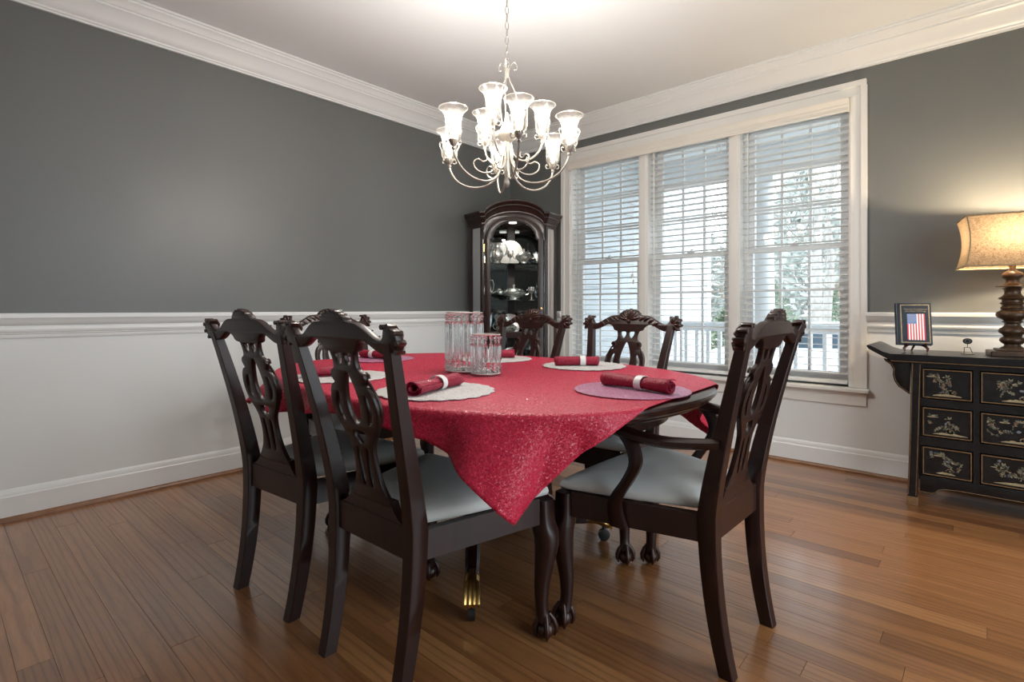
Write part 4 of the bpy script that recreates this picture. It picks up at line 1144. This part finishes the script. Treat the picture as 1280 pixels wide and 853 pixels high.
# front arch panel above the door
def arch(u, z0, rise, n=20, top=True): return [(u * math.cos(PI * k / n), z0 + rise * math.sin(PI * k / n)) for k in range(n + 1)]
DU = 0.262
outer = [(-FU, 1.66), (-FU, 1.86), (-0.245, 1.875)] + [(-x if False else x, z) for x, z in reversed(arch(0.225, 1.885, 0.105))] + [(0.245, 1.875), (FU, 1.86), (FU, 1.66)]
inner = [(DU, 1.66)] + arch(DU, 1.665, 0.205) + [(-DU, 1.66)]
fm = fretwork('arch_panel', [outer + inner], 0.020, 'cabinet_wood', 0.001, lambda x, y, z: (x, y - FV + 0.010, z), 30)
put('arch_panel', fm, cab)
# door
do = [(-DU + 0.002, 0.19), (-DU + 0.002, 1.665)] + list(reversed(arch(DU - 0.002, 1.665, 0.203))) + [(DU - 0.002, 1.665), (DU - 0.002, 0.19)]
GU = 0.214
hole1 = [(-GU, 0.845), (-GU, 1.665), (-GU + 0.018, 1.672)] + list(reversed(arch(GU - 0.018, 1.680, 0.150))) + [(GU - 0.018, 1.672), (GU, 1.665), (GU, 0.845)]
hole2 = [(-GU, 0.25), (-GU, 0.79), (GU, 0.79), (GU, 0.25)]
dm = fretwork('door', [do, hole1, hole2], 0.022, 'cabinet_wood', 0.004, lambda x, y, z: (x, y - FV - 0.002, z), 30)
door = put('door', dm, cab)
for z0, z1 in ((0.24, 0.80), (0.83, 1.84)):
    m = MB(); q = GU + 0.008
    if z1 > 1: poly = [(-q, z0), (-q, 1.67)] + list(reversed(arch(q - 0.01, 1.68, 0.158))) + [(q, 1.67), (q, z0)]
    else: poly = [(-q, z0), (-q, z1), (q, z1), (q, z0)]
    m.add([(x, -FV + 0.000, z) for x, z in poly], [tuple(range(len(poly)))]); m.build('door_glass', 'cabinet_glass', door, 0)
# thin black came along the arch of the glass
m = MB(); m.tube([(x * 1.0, -FV - 0.008, z) for x, z in [(-GU, 1.655)] + [(-GU + 0.02, 1.668)] + list(reversed(arch(GU - 0.022, 1.676, 0.150))) + [(GU - 0.02, 1.668), (GU, 1.655)]], 0.004, 6); m.build('arch_bead', 'black_metal', door)
m = MB(); m.bbox(-0.275, -0.262, -FV - 0.020, -FV - 0.010, 1.55, 1.62, 0.002); m.build('hinge', 'brass', door)
m = MB(); m.lathe([(0.004, 0), (0.005, 0.010), (0.011, 0.016), (0.009, 0.024), (0.003, 0.026)], 14)
kn = m.build('knob', 'brass', door); kn.location = (0.238, -FV - 0.013, 1.05); kn.rotation_euler = (PI / 2, 0, 0)
# cornice: straight over the sides, arched over the front
cprof = [(0.000, -0.118), (0.006, -0.118), (0.010, -0.110), (0.010, -0.096), (0.016, -0.090), (0.020, -0.074), (0.032, -0.056), (0.040, -0.050), (0.040, -0.042), (0.046, -0.036), (0.056, -0.020), (0.060, -0.016), (0.060, 0.0), (0.000, 0.0)]
def zt(u):
    t = max(0.0, 1 - (u / 0.262) ** 2); return 1.905 + 0.108 * t ** 0.62
us = [-FU] + [-0.270] + [-0.262 * math.cos(PI * k / 24) for k in range(25)] + [0.270, FU]
m = MB(); m.loft([[(u + (o * 0.4 if u > 0.27 else (-o * 0.4 if u < -0.27 else 0)), -FV - o, zt(u) + h) for o, h in cprof] for u in us]); m.build('cornice', 'cabinet_wood', cab, 40)
for s in (-1, 1):
    a = Vector((s * FU, -FV)); b = Vector((s * CU, -CV + 0.010)); d = (b - a).normalized(); nn = Vector((d.y, -d.x)) * s
    m = MB(); ring0 = [(a.x + s * o * 0.42, a.y - o, 1.905 + h) for o, h in cprof]; ring1 = [(b.x + nn.x * o, b.y + nn.y * o, 1.905 + h) for o, h in cprof]
    m.loft([ring0, ring1]); m.build('cornice', 'cabinet_wood', cab, 40)
# glass shelves and lamp
SHZ = [0.46, 0.80, 1.125, 1.455]
for z in SHZ:
    m = MB(); q = [(-0.028, -0.085), (-CU + 0.045, -CV - 0.012), (-FU + 0.012, -FV + 0.025), (FU - 0.012, -FV + 0.025), (CU - 0.045, -CV - 0.012), (0.028, -0.085)]
    m.loft([[(x, y, zz) for x, y in q] for zz in (z - 0.008, z)]); m.build('shelf', 'shelf_glass', cab, 0)
m = MB(); m.lathe([(0.038, 1.848), (0.036, 1.859), (0.03, 1.8595)], 20, (0, -0.36, 0)); pk = m.build('puck_lamp', 'puck_glow', cab)
l = bpy.data.lights.new('puck_light', 'SPOT'); l.energy = 5; l.spot_size = R_(130); l.spot_blend = 0.6; l.color = (1, 0.93, 0.82); l.shadow_soft_size = 0.03
lo = bpy.data.objects.new('puck_light', l); COL.objects.link(lo); lo.parent = cab; lo.location = (0, -0.36, 1.838)

def cabw(u, v, z):
    c = math.cos(R_(45)); return (0.055 + u * c - v * c, -0.055 + u * c + v * c, z)
def lathe_part(name, prof, parent, mat='silver', n=28, sc=(1, 1, 1)):
    m = MB(); m.lathe(prof, n); o = m.build(name, mat, parent); o.scale = sc; return o
def tureen(u, v, z, s, lab):
    t = thing('silver_tureen', lab, 'serving dish', cabw(u, v, z), R_(45), 'silverware in the curio cabinet')
    lathe_part('bowl', [(0.050 * s, 0.0005), (0.052 * s, 0.006), (0.030 * s, 0.014), (0.030 * s, 0.020), (0.075 * s, 0.038), (0.098 * s, 0.062), (0.100 * s, 0.074), (0.104 * s, 0.077)], t, sc=(1.15, 0.8, 1))
    lathe_part('lid', [(0.100 * s, 0.0775), (0.092 * s, 0.086), (0.070 * s, 0.104), (0.040 * s, 0.116), (0.012 * s, 0.120), (0.008 * s, 0.130), (0.014 * s, 0.138), (0.010 * s, 0.148), (0.003 * s, 0.152)], t, sc=(1.15, 0.8, 1))
    for q in (-1, 1):
        m = MB(); m.tube([(q * x * s, 0, zz) for x, zz in ((0.108, 0.055), (0.135, 0.062), (0.150, 0.085), (0.142, 0.105), (0.120, 0.098))], 0.006 * s, 7); m.build('handle', 'silver', t)
def plate(u, v, z, r, lab):
    m = MB(); n = 32; pr = [(r * .35, 0.004), (r * .7, 0.006), (r * .78, 0.012), (r, 0.020), (r, 0.023), (r * .76, 0.016), (r * .3, 0.009)]
    m.lathe(pr, n)
    for vi, p in enumerate(m.v):     # stand it up, leaning back
        x, y, zz = p; m.v[vi] = (x, 0.03 - zz + y * 0.18 * 1.0, y + r)
    o = m.build('silver_plate', 'silver', None, 50, cabw(u, v, z)); o.rotation_euler = (0, 0, R_(45)); o.location.z += 0.001
    return tag(o, lab, 'plate', 'silverware in the curio cabinet')
def pitcher(u, v, z, s, lab):
    t = thing('silver_pitcher', lab, 'pitcher', cabw(u, v, z), R_(45), 'silverware in the curio cabinet')
    lathe_part('body', [(0.038 * s, 0.0005), (0.040 * s, 0.008), (0.022 * s, 0.020), (0.045 * s, 0.045), (0.062 * s, 0.085), (0.058 * s, 0.12), (0.034 * s, 0.155), (0.032 * s, 0.175), (0.046 * s, 0.20), (0.044 * s, 0.20)], t)
    m = MB(); m.tube([(x * s, 0, zz) for x, zz in ((0.036, 0.185), (0.075, 0.19), (0.095, 0.15), (0.085, 0.10), (0.060, 0.075))], 0.006 * s, 7); m.build('handle', 'silver', t)
    m = MB(); m.loft([[(-(0.034 + a) * s, -w, zz), (-(0.034 + a) * s, w, zz), (-(0.030 + a) * s, 0, zz - 0.014)] for a, w, zz in ((0, 0.02, 0.196), (0.016, 0.012, 0.203), (0.028, 0.004, 0.210))]); m.build('spout', 'silver', t)
def goblet(u, v, z, lab):
    t = thing('silver_goblet', lab, 'goblet', cabw(u, v, z), 0, 'silverware in the curio cabinet')
    lathe_part('foot', [(0.030, 0.0005), (0.030, 0.004), (0.008, 0.012), (0.005, 0.05), (0.009, 0.060)], t, n=18)
    lathe_part('cup', [(0.008, 0.060), (0.024, 0.072), (0.032, 0.095), (0.031, 0.125), (0.029, 0.125), (0.028, 0.09)], t, n=18)
tureen(0.01, -0.36, 1.1255, 1.0, 'lidded silver tureen in the middle of the upper middle shelf')
pitcher(-0.235, -0.42, 1.1255, 0.6, 'silver pitcher left of the tureen')
goblet(0.17, -0.42, 1.1255, 'silver goblet right of the tureen')
plate(-0.02, -0.24, 1.4555, 0.125, 'large silver plate standing at the back of the top shelf')
pitcher(-0.15, -0.42, 1.4555, 1.0, 'silver pitcher on the left of the top shelf')
tureen(0.10, -0.42, 1.4555, 0.7, 'small lidded silver dish on the right of the top shelf')
goblet(-0.03, -0.46, 1.4555, 'silver goblet between pitcher and dish on the top shelf')
tureen(-0.06, -0.40, 0.8005, 0.85, 'lidded silver dish behind the far chair crest')
pitcher(0.12, -0.38, 0.8005, 0.8, 'silver pitcher on the shelf behind the far chair')
plate(0.0, -0.26, 0.4605, 0.11, 'silver plate on the lowest glass shelf')
plate(-0.02, -0.26, 0.8005, 0.10, 'silver plate standing behind the lidded dish')

# ------------------------------------------------------------------ black lacquer sideboard
SBX, SBD = 3.72, 0.47
sb = thing('sideboard', 'black lacquer sideboard with painted drawers and upswept top ends', 'sideboard', (SBX, 0, 0), 0)
ST = 0.805; HW = 0.410; YB = -0.030
yf = -SBD
m = MB()       # top with scrolled ends
tp = [(-0.610, 0.842), (-0.606, 0.848), (-0.590, 0.845), (-0.565, 0.832), (-0.535, 0.815), (-0.50, ST), (0.50, ST), (0.535, 0.815), (0.565, 0.832), (0.590, 0.845), (0.606, 0.848), (0.610, 0.842)]
bt = [(0.600, 0.828), (0.575, 0.812), (0.545, 0.795), (0.51, ST - 0.030), (-0.51, ST - 0.030), (-0.545, 0.795), (-0.575, 0.812), (-0.600, 0.828)]
poly = tp + bt; n = len(poly)
y0_, y1_ = yf - 0.020, YB
vs = [(x, y0_, z) for x, z in poly] + [(x, y1_, z) for x, z in poly]
fs = [(i, i + n, (i + 1) % n + n, (i + 1) % n) for i in range(n)]
for off in (0, n):      # caps as quads between the matching upper and lower points
    up = list(range(12)); lo_ = [19, 18, 17, 16, 15, 14, 13, 12]
    seq = [(0, 1, 2, 19), (2, 3, 18, 19), (3, 4, 17, 18), (4, 5, 16, 17), (5, 6, 15, 16), (6, 7, 14, 15), (7, 8, 13, 14), (8, 9, 12, 13), (9, 10, 11, 12)]
    fs += [tuple(i + off for i in q) for q in seq]
m.add(vs, fs); m.build('top', 'black_lacquer', sb, 30)
m = MB(); m.box(-0.50, 0.50, yf - 0.010, YB - 0.002, ST - 0.042, ST - 0.0302); m.build('top_moulding', 'black_lacquer', sb, 0)
m = MB(); m.box(-0.50, 0.50, yf - 0.0108, yf - 0.010, ST - 0.040, ST - 0.036); m.build('gilt_line', 'gilt_line', sb, 0)
# four tapered legs with brass shoes
for sx in (-1, 1):
    for yy in (yf, YB - 0.046):
        m = MB()
        rings = []
        for z, o in ((0.045, 0.018), (0.40, 0.008), (ST - 0.042, 0.0)):
            xo = sx * (HW + o); xi = sx * (HW - 0.042 + o)
            rings.append([(xo, yy, z), (xi, yy, z), (xi, yy + 0.046, z), (xo, yy + 0.046, z)])
        m.loft(rings); lg = m.build('leg', 'black_lacquer', sb, 0)
        if yy == yf:
            for q in (0.004, 0.036):
                m = MB(); m.loft([[(sx * (HW - 0.042 + o + q), yy - 0.0008, z), (sx * (HW - 0.042 + o + q + 0.003), yy - 0.0008, z), (sx * (HW - 0.042 + o + q + 0.003), yy + 0.001, z), (sx * (HW - 0.042 + o + q), yy + 0.001, z)] for z, o in ((0.055, 0.018), (0.40, 0.008), (ST - 0.05, 0.0))]); m.build('gilt_line', 'gilt_line', lg, 0)
        m = MB(); xs = sorted((sx * (HW + 0.021), sx * (HW - 0.042 + 0.016))); m.bbox(xs[0], xs[1], yy - 0.002, yy + 0.048, 0.0, 0.046, 0.002); m.build('brass_shoe', 'gilt_line', lg, 0)
# carcass
m = MB(); IX = HW - 0.036
m.box(-IX, IX, YB - 0.020, YB - 0.004, 0.16, ST - 0.042); 
for s in (-1, 1): m.box(min(s * IX, s * (IX - 0.014)), max(s * IX, s * (IX - 0.014)), yf + 0.022, YB - 0.02, 0.16, ST - 0.042)
m.box(-IX, IX, yf + 0.022, YB - 0.02, 0.155, 0.168)
m.build('carcass', 'black_lacquer', sb, 0)
ROWS = [(0.578, 0.736), (0.378, 0.533), (0.174, 0.326)]
COLS = [(-0.366, -0.163), (-0.135, 0.135), (0.163, 0.366)]
for z0, z1 in ((0.739, ST - 0.042), (0.536, 0.575), (0.329, 0.375)):
    m = MB(); m.box(-IX, IX, yf + 0.006, yf + 0.022, z0, z1); m.build('drawer_rail', 'black_lacquer', sb, 0)
for x in (-0.149, 0.149):
    m = MB(); m.box(x - 0.0125, x + 0.0125, yf + 0.0055, yf + 0.022, 0.171, ST - 0.043); m.build('divider', 'black_lacquer', sb, 0)
# shaped bottom apron
ap = [(-IX, 0.171), (-IX, 0.075)] + [(-IX + 0.05, 0.075), (-IX + 0.065, 0.083), (-IX + 0.075, 0.098), (-IX + 0.10, 0.106), (-IX + 0.15, 0.112)] 
ap2 = [(IX - 0.15, 0.112), (IX - 0.10, 0.106), (IX - 0.075, 0.098), (IX - 0.065, 0.083), (IX - 0.05, 0.075), (IX, 0.075), (IX, 0.171)]
put('bottom_apron', fretwork('bottom_apron', [ap + ap2], 0.016, 'black_lacquer', 0.001, lambda x, y, z: (x, y + yf + 0.012, z), 30), sb)
m = MB(); gp = [(x, yf + 0.0035, z + 0.006) for x, z in (ap[1:] + ap2[:-1])]; m.tube(gp, 0.0018, 5); m.build('gilt_line', 'gilt_line', sb)
# bracket spandrels under the overhanging ends
for s in (-1, 1):
    sp = [(s * x, z) for x, z in ((HW + 0.003, 0.765), (0.535, 0.775), (0.528, 0.762), (0.505, 0.745), (0.492, 0.72), (0.494, 0.69), (0.486, 0.655), (0.468, 0.625), (0.448, 0.612), (0.432, 0.598), (HW + 0.010, 0.590))]
    put('bracket', fretwork('bracket', [sp], 0.018, 'black_lacquer', 0.002, lambda x, y, z: (x, y + yf + 0.020, z), 30), sb)
    m = MB(); m.tube([(x - s * 0.006, yf + 0.0105, z + 0.003) for x, z in sp[1:]], 0.0014, 5); m.build('gilt_line', 'gilt_line', sb)

def painted_scene(m, w, h, rn):
    # island, flowering branches, rocks and birds in thin raised paint; local x,z in the drawer face, y proud
    Y = -0.0006
    def poly(pts, mi):
        m.cur = mi; n = len(pts)
        if n < 3: return
        m.add([(x, Y, z) for x, z in pts], [tuple(range(n))])
    def inside(x, z): return -w + 0.012 < x < w - 0.012 and -h + 0.010 < z < h - 0.010
    def blob(x, z, rx, rz, mi, k=9):
        poly([(x + rx * math.cos(2 * PI * i / k) * rn.uniform(.7, 1.1), z + rz * math.sin(2 * PI * i / k) * rn.uniform(.7, 1.1)) for i in range(k)], mi)
    def leaf(x, z, a, L, mi):
        c, s = math.cos(a), math.sin(a); ww = L * 0.22
        p = [(x, z), (x + c * L * .5 - s * ww, z + s * L * .5 + c * ww), (x + c * L, z + s * L), (x + c * L * .5 + s * ww, z + s * L * .5 - c * ww)]
        if all(inside(*q) for q in p): poly(p, mi)
    def line(p, q, t, mi):
        d = Vector((q[0] - p[0], q[1] - p[1])); 
        if d.length < 1e-5: return
        d.normalize(); nx, nz = -d.y * t, d.x * t
        if inside(*p) and inside(*q): poly([(p[0] + nx, p[1] + nz), (q[0] + nx, q[1] + nz), (q[0] - nx, q[1] - nz), (p[0] - nx, p[1] - nz)], mi)
    # ground bank
    gx0 = rn.uniform(-0.8, -0.4) * w; gx1 = rn.uniform(0.3, 0.9) * w; k = 12
    top = [(gx0 + (gx1 - gx0) * i / k, -h * 0.86 + h * 0.16 * math.sin(PI * i / k) * rn.uniform(.6, 1.2)) for i in range(k + 1)]
    poly(top + [(gx1, -h * 0.90), (gx0, -h * 0.90)], 0)
    # far island with tree
    ix = rn.uniform(-.7, -.3) * w; iz = rn.uniform(.25, .55) * h
    blob(ix, iz, 0.026, 0.004, 0); blob(ix + 0.004, iz + 0.006, 0.010, 0.007, 1)
    for i in range(6): leaf(ix + rn.uniform(-.018, .018), iz + 0.006, rn.uniform(0.4, 2.7), 0.013, 2)
    # flowering branches
    for b in range(6 if w < 0.11 else 9):
        x = rn.uniform(-0.75, 0.85) * w; z = rn.uniform(-0.75, 0.30) * h; a = rn.uniform(0.3, 2.7)
        for s in range(5):
            L = rn.uniform(0.007, 0.013); a += rn.uniform(-.5, .5); q = (x + L * math.cos(a), z + L * math.sin(a))
            line((x, z), q, 0.0007, 0); x, z = q
            if not inside(x, z): break
            for _ in range(3): leaf(x, z, rn.uniform(0, 2 * PI), rn.uniform(0.007, 0.013), rn.choice([0, 2, 2, 1]))
            if rn.random() < .30:
                fc = rn.choice([1, 3, 4, 1])
                for e in range(5): blob(x + 0.0045 * math.cos(e * 1.257), z + 0.0045 * math.sin(e * 1.257), 0.0036, 0.0036, fc, 6)
                Y -= 0.0002; blob(x, z, 0.002, 0.002, 0, 6); Y += 0.0002
    # rock with peony
    rx = rn.uniform(-.3, .5) * w; blob(rx, -h * 0.62, 0.017, 0.011, 1); 
    for e in range(6): blob(rx + 0.011 * math.cos(e), -h * 0.60 + 0.007 * math.sin(e), 0.007, 0.006, rn.choice([1, 3]), 7)
    # bird
    bx, bz = rn.uniform(-.5, .1) * w, rn.uniform(.35, .7) * h
    leaf(bx, bz, 0.2, 0.020, 1); leaf(bx + .008, bz, 1.9, 0.014, 1); leaf(bx + .010, bz + .001, 0.9, 0.014, 0); leaf(bx, bz, 3.4, 0.012, 0)
    blob(rn.uniform(-.1, .2) * w, rn.uniform(-.1, .15) * h, 0.009, 0.007, 4)
rn = random.Random(11)
for ri, (z0, z1) in enumerate(ROWS):
    for ci, (x0, x1) in enumerate(COLS):
        cx_, cz_ = (x0 + x1) / 2, (z0 + z1) / 2; w, h = (x1 - x0) / 2 - 0.002, (z1 - z0) / 2 - 0.002
        dr = MB(); 
        # panel with raised frame edge
        dr.loft([[(-w + i, y, -h + i), (w - i, y, -h + i), (w - i, y, h - i), (-w + i, y, h - i)] for i, y in ((0, 0.34), (0, 0.004), (0.002, 0.0), (0.007, -0.001), (0.009, 0.0015), (0.010, 0.004))])
        d = dr.build('drawer', 'black_lacquer', sb, 0, (cx_, yf + 0.002, cz_))
        fr = MB(); y = -0.0017
        for a in ((-w + .002, w - .002, h - .0065, h - .002), (-w + .002, w - .002, -h + .002, -h + .0065), (-w + .002, -w + .0065, -h + .0065, h - .0065), (w - .0065, w - .002, -h + .0065, h - .0065)):
            fr.box(a[0], a[1], y, 0.001, a[2], a[3])
        fr.build('gilt_frame', 'gilt_line', d, 0)
        ps = MB(); painted_scene(ps, w - 0.008, h - 0.008, rn)
        p = ps.build('painted_scene', ['gilt_pale', 'paint_cream', 'paint_sage', 'paint_rose', 'paint_slate'], d, 0); p.location = (0, 0.0035, 0)

# ------------------------------------------------------------------ table lamp
LX, LY = 3.708, -0.245
lamp = thing('table_lamp', 'turned bronze table lamp with rectangular linen shade on the sideboard', 'lamp', (LX, LY, ST), R_(9))
m = MB(); m.bbox(-0.095, 0.095, -0.075, 0.075, 0.0, 0.027, 0.003); m.bbox(-0.066, 0.066, -0.060, 0.060, 0.027, 0.038, 0.003); m.build('base', 'lamp_bronze', lamp, 30)
pr = [(0.050, 0.038), (0.046, 0.044), (0.034, 0.052), (0.032, 0.060), (0.046, 0.070), (0.052, 0.080), (0.049, 0.092), (0.036, 0.102), (0.040, 0.112), (0.054, 0.122), (0.056, 0.132), (0.050, 0.144), (0.036, 0.154), (0.030, 0.166), (0.033, 0.174), (0.041, 0.177), (0.041, 0.181), (0.034, 0.184),
      (0.040, 0.190), (0.058, 0.200), (0.067, 0.213), (0.065, 0.226), (0.052, 0.236), (0.044, 0.240), (0.045, 0.246), (0.049, 0.252), (0.043, 0.258), (0.040, 0.265), (0.049, 0.272), (0.050, 0.277), (0.042, 0.283), (0.042, 0.292), (0.056, 0.300), (0.057, 0.304), (0.042, 0.311), (0.033, 0.324), (0.032, 0.338), (0.038, 0.350), (0.055, 0.358), (0.067, 0.362), (0.067, 0.366), (0.045, 0.370), (0.036, 0.374), (0.030, 0.382), (0.026, 0.393), (0.030, 0.402), (0.041, 0.412), (0.043, 0.424), (0.037, 0.436), (0.022, 0.445), (0.014, 0.452), (0.013, 0.500), (0.010, 0.505)]
pr = [(r, 0.038 + (z - 0.038) * 0.985) for r, z in pr]
m = MB(); m.lathe(pr, 32); m.build('stem', 'lamp_bronze', lamp, 50)
# shade: rectangular, waisted sides, trimmed edges
SZ0, SZ1 = 0.462, 0.722
def shring(t, ins=0.0):
    wv = 0.208 - 0.020 * math.sin(PI * t) ** 0.9 - ins - 0.004 * t; dv = 0.150 - 0.018 * math.sin(PI * t) ** 0.9 - ins - 0.004 * t; z = SZ0 + (SZ1 - SZ0) * t
    c = 0.006
    return [(-wv, -dv + c, z), (-wv + c, -dv, z), (wv - c, -dv, z), (wv, -dv + c, z), (wv, dv - c, z), (wv - c, dv, z), (-wv + c, dv, z), (-wv, dv - c, z)]
m = MB(); m.loft([shring(i / 14) for i in range(15)], cap=False); sh = m.build('shade', 'lamp_linen', lamp, 60); sh['label'] = 'waisted rectangular linen shade, lit from within'
for t in (0.0, 1.0):
    m = MB(); r = shring(t); pts = [Vector(p) for p in r]; m.tube(pts + [pts[0]], 0.004, 6); m.build('shade_trim', 'valance_cream' if False else 'gilt_pale', sh)
for k in (0, 2, 4, 6):
    m = MB(); m.tube([Vector(shring(i / 14)[k]).lerp(Vector(shring(i / 14)[(k + 1) % 8]), 0.5) for i in range(15)], 0.0035, 6); m.build('shade_trim', 'gilt_pale', sh)
m = MB(); m.tube([(-0.20, 0, 0.700), (0.20, 0, 0.700)], 0.002, 6); m.tube([(0, -0.143, 0.700), (0, 0.143, 0.700)], 0.002, 6)
m.tube([(0, 0, 0.49), (0.05, 0, 0.56), (0.05, 0, 0.64), (0, 0, 0.70), (-0.05, 0, 0.64), (-0.05, 0, 0.56), (0, 0, 0.49)], 0.002, 6); m.build('harp', 'brass', lamp)
m = MB(); m.lathe([(0.006, 0.70), (0.010, 0.715), (0.006, 0.728), (0.009, 0.738), (0.002, 0.748)], 12); m.build('finial', 'lamp_bronze', lamp)
m = MB(); m.lathe([(0.012, 0.500), (0.014, 0.52), (0.028, 0.560), (0.030, 0.585), (0.018, 0.608), (0.003, 0.612)], 16); m.build('bulb', 'bulb_glow', lamp)
l = bpy.data.lights.new('lamp_light', 'POINT'); l.energy = 34; l.color = (1.0, 0.78, 0.52); l.shadow_soft_size = 0.035
lo = bpy.data.objects.new('lamp_light', l); COL.objects.link(lo); lo.parent = lamp; lo.location = (0, 0, 0.625)

# ------------------------------------------------------------------ book on its easel, small medallion
BX, BY = 3.300, -0.215
es = thing('book_stand', 'small dark rosewood easel under the flag book on the sideboard', 'book stand', (BX, BY, ST), R_(14))
for s in (-1, 1):
    foot = cr([(s * 0.020, -0.030), (s * 0.045, -0.034), (s * 0.050, -0.055), (s * 0.060, -0.062)], 3, False)
    m = MB(); m.tube([(s * 0.050, -0.055, 0.004), (s * 0.054, -0.050, 0.020), (s * 0.044, -0.040, 0.034), (s * 0.030, -0.026, 0.040), (0, -0.012, 0.040)], [0.005, 0.007, 0.008, 0.006, 0.006], 8)
    m.tube([(s * 0.044, -0.040, 0.034), (s * 0.044, -0.062, 0.038), (s * 0.044, -0.066, 0.052)], [0.006, 0.005, 0.004], 8); m.build('front_leg', 'stand_rosewood', es)
    m = MB(); m.tube([(s * 0.044, -0.034, 0.036), (s * 0.040, 0.000, 0.11), (s * 0.030, 0.018, 0.17)], [0.006, 0.006, 0.004], 8); m.build('upright', 'stand_rosewood', es)
m = MB(); m.tube([(0, -0.012, 0.040), (0, 0.030, 0.022), (0, 0.075, 0.003)], [0.006, 0.006, 0.004], 8); m.build('rear_leg', 'stand_rosewood', es)
m = MB(); m.tube([(-0.034, 0.010, 0.14), (0.034, 0.010, 0.14)], 0.005, 8); m.build('cross_bar', 'stand_rosewood', es)
book = thing('book', 'dark blue hardback book with an American flag cover on the easel', 'book', (BX + 0.013, BY - 0.054, ST + 0.043), R_(14))
book.rotation_euler = (R_(-13), 0, R_(14))
BW, BH, BT = 0.152, 0.240, 0.032
m = MB()
m.bbox(-BW / 2, BW / 2, 0, 0.004, 0, BH, 0.001); m.bbox(-BW / 2, BW / 2, BT - 0.004, BT, 0, BH, 0.001)
m.tube([(-BW / 2, BT / 2, 0.0), (-BW / 2, BT / 2, BH)], BT / 2 - 0.0005, 14); m.build('cover', 'book_blue', book, 30)
m = MB(); m.box(-BW / 2 + 0.004, BW / 2 - 0.006, 0.0042, BT - 0.0042, 0.004, BH - 0.004); m.build('pages', 'page_white', book, 0)
m = MB(); i = 0.014; yq = -0.0006; xl = -BW / 2 + 0.010
for a in ((xl, BW / 2 - 0.008, BH - 0.014, BH - 0.009), (xl, BW / 2 - 0.008, 0.009, 0.014), (xl, xl + 0.005, 0.014, BH - 0.014), (BW / 2 - 0.013, BW / 2 - 0.008, 0.014, BH - 0.014)): m.box(a[0], a[1], yq, 0.0005, a[2], a[3])
m.build('gilt_border', 'gilt_pale', book, 0)
fx0, fx1, fz0, fz1 = -0.036, 0.046, 0.026, 0.176
m = MB(); sw = (fx1 - fx0) / 13
for k in range(13):
    m.cur = 0 if k % 2 == 0 else 1
    m.box(fx0 + k * sw, fx0 + (k + 1) * sw, -0.0005, 0.0005, fz0, fz1)
m.cur = 2; cz0 = fz1 - 0.058; m.box(fx0, fx0 + 7 * sw, -0.0008, 0.0004, cz0, fz1)
m.cur = 1
for r in range(9):
    for c in range(6 if r % 2 == 0 else 5):
        sx = fx0 + 7 * sw * ((c + 0.5) / 6 + (0 if r % 2 == 0 else 1 / 12)); sz = cz0 + 0.058 * (r + 0.5) / 9; rr = 0.0023
        m.add([(sx + (rr if k % 2 == 0 else rr * .42) * math.sin(PI * k / 5), -0.0010, sz + (rr if k % 2 == 0 else rr * .42) * math.cos(PI * k / 5)) for k in range(10)], [tuple(range(10))])
m.build('flag_print', ['flag_red', 'flag_white', 'flag_blue'], book, 0)
def lettering(txt, size, parent, loc, mat):
    cu = bpy.data.curves.new('lettering', 'FONT'); cu.body = txt; cu.size = size; cu.align_x = 'CENTER'; cu.extrude = 0.0002; cu.space_line = 0.95
    ob = bpy.data.objects.new('lettering', cu); COL.objects.link(ob)
    me = bpy.data.meshes.new_from_object(ob.evaluated_get(bpy.context.evaluated_depsgraph_get()))
    bpy.data.objects.remove(ob); bpy.data.curves.remove(cu); me.materials.clear(); me.materials.append(MATS[mat])
    return put('title_lettering', me, parent, loc, (PI / 2, 0, 0))
lettering('The U.S. Constitution\nand Other Writings', 0.0122, book, (0.004, -0.0006, 0.200), 'gilt_pale')

md = thing('medallion', 'tiny black round medallion on a wire stand between book and lamp', 'ornament', (3.532, -0.245, ST), 0)
m = MB(); m.bbox(-0.028, 0.028, -0.014, 0.014, 0.0, 0.006, 0.001); m.build('base', 'steel', md, 0)
m = MB(); m.tube([(-0.014, 0, 0.006), (-0.013, 0, 0.036), (0.010, 0, 0.036), (0.020, 0, 0.006)], 0.002, 6); m.tube([(0, 0, 0.036), (0, 0, 0.058)], 0.0016, 6); m.build('wire_frame', 'black_metal', md)
m = MB(); m.loft([[(q * math.cos(2 * PI * k / 24) * 1.12, y, 0.070 + q * 0.9 * math.sin(2 * PI * k / 24)) for k in range(24)] for q, y in ((0.016, -0.004), (0.018, -0.003), (0.018, 0.003), (0.016, 0.004))]); dk = m.build('disc', 'black_metal', md)
m = MB(); m.loft([[(q * math.cos(2 * PI * k / 20) * 1.12, -0.0045, 0.070 + q * 0.9 * math.sin(2 * PI * k / 20)) for k in range(20)] for q in (0.009, 0.0105)], cap=False); m.build('inner_ring', 'steel', dk, 0)
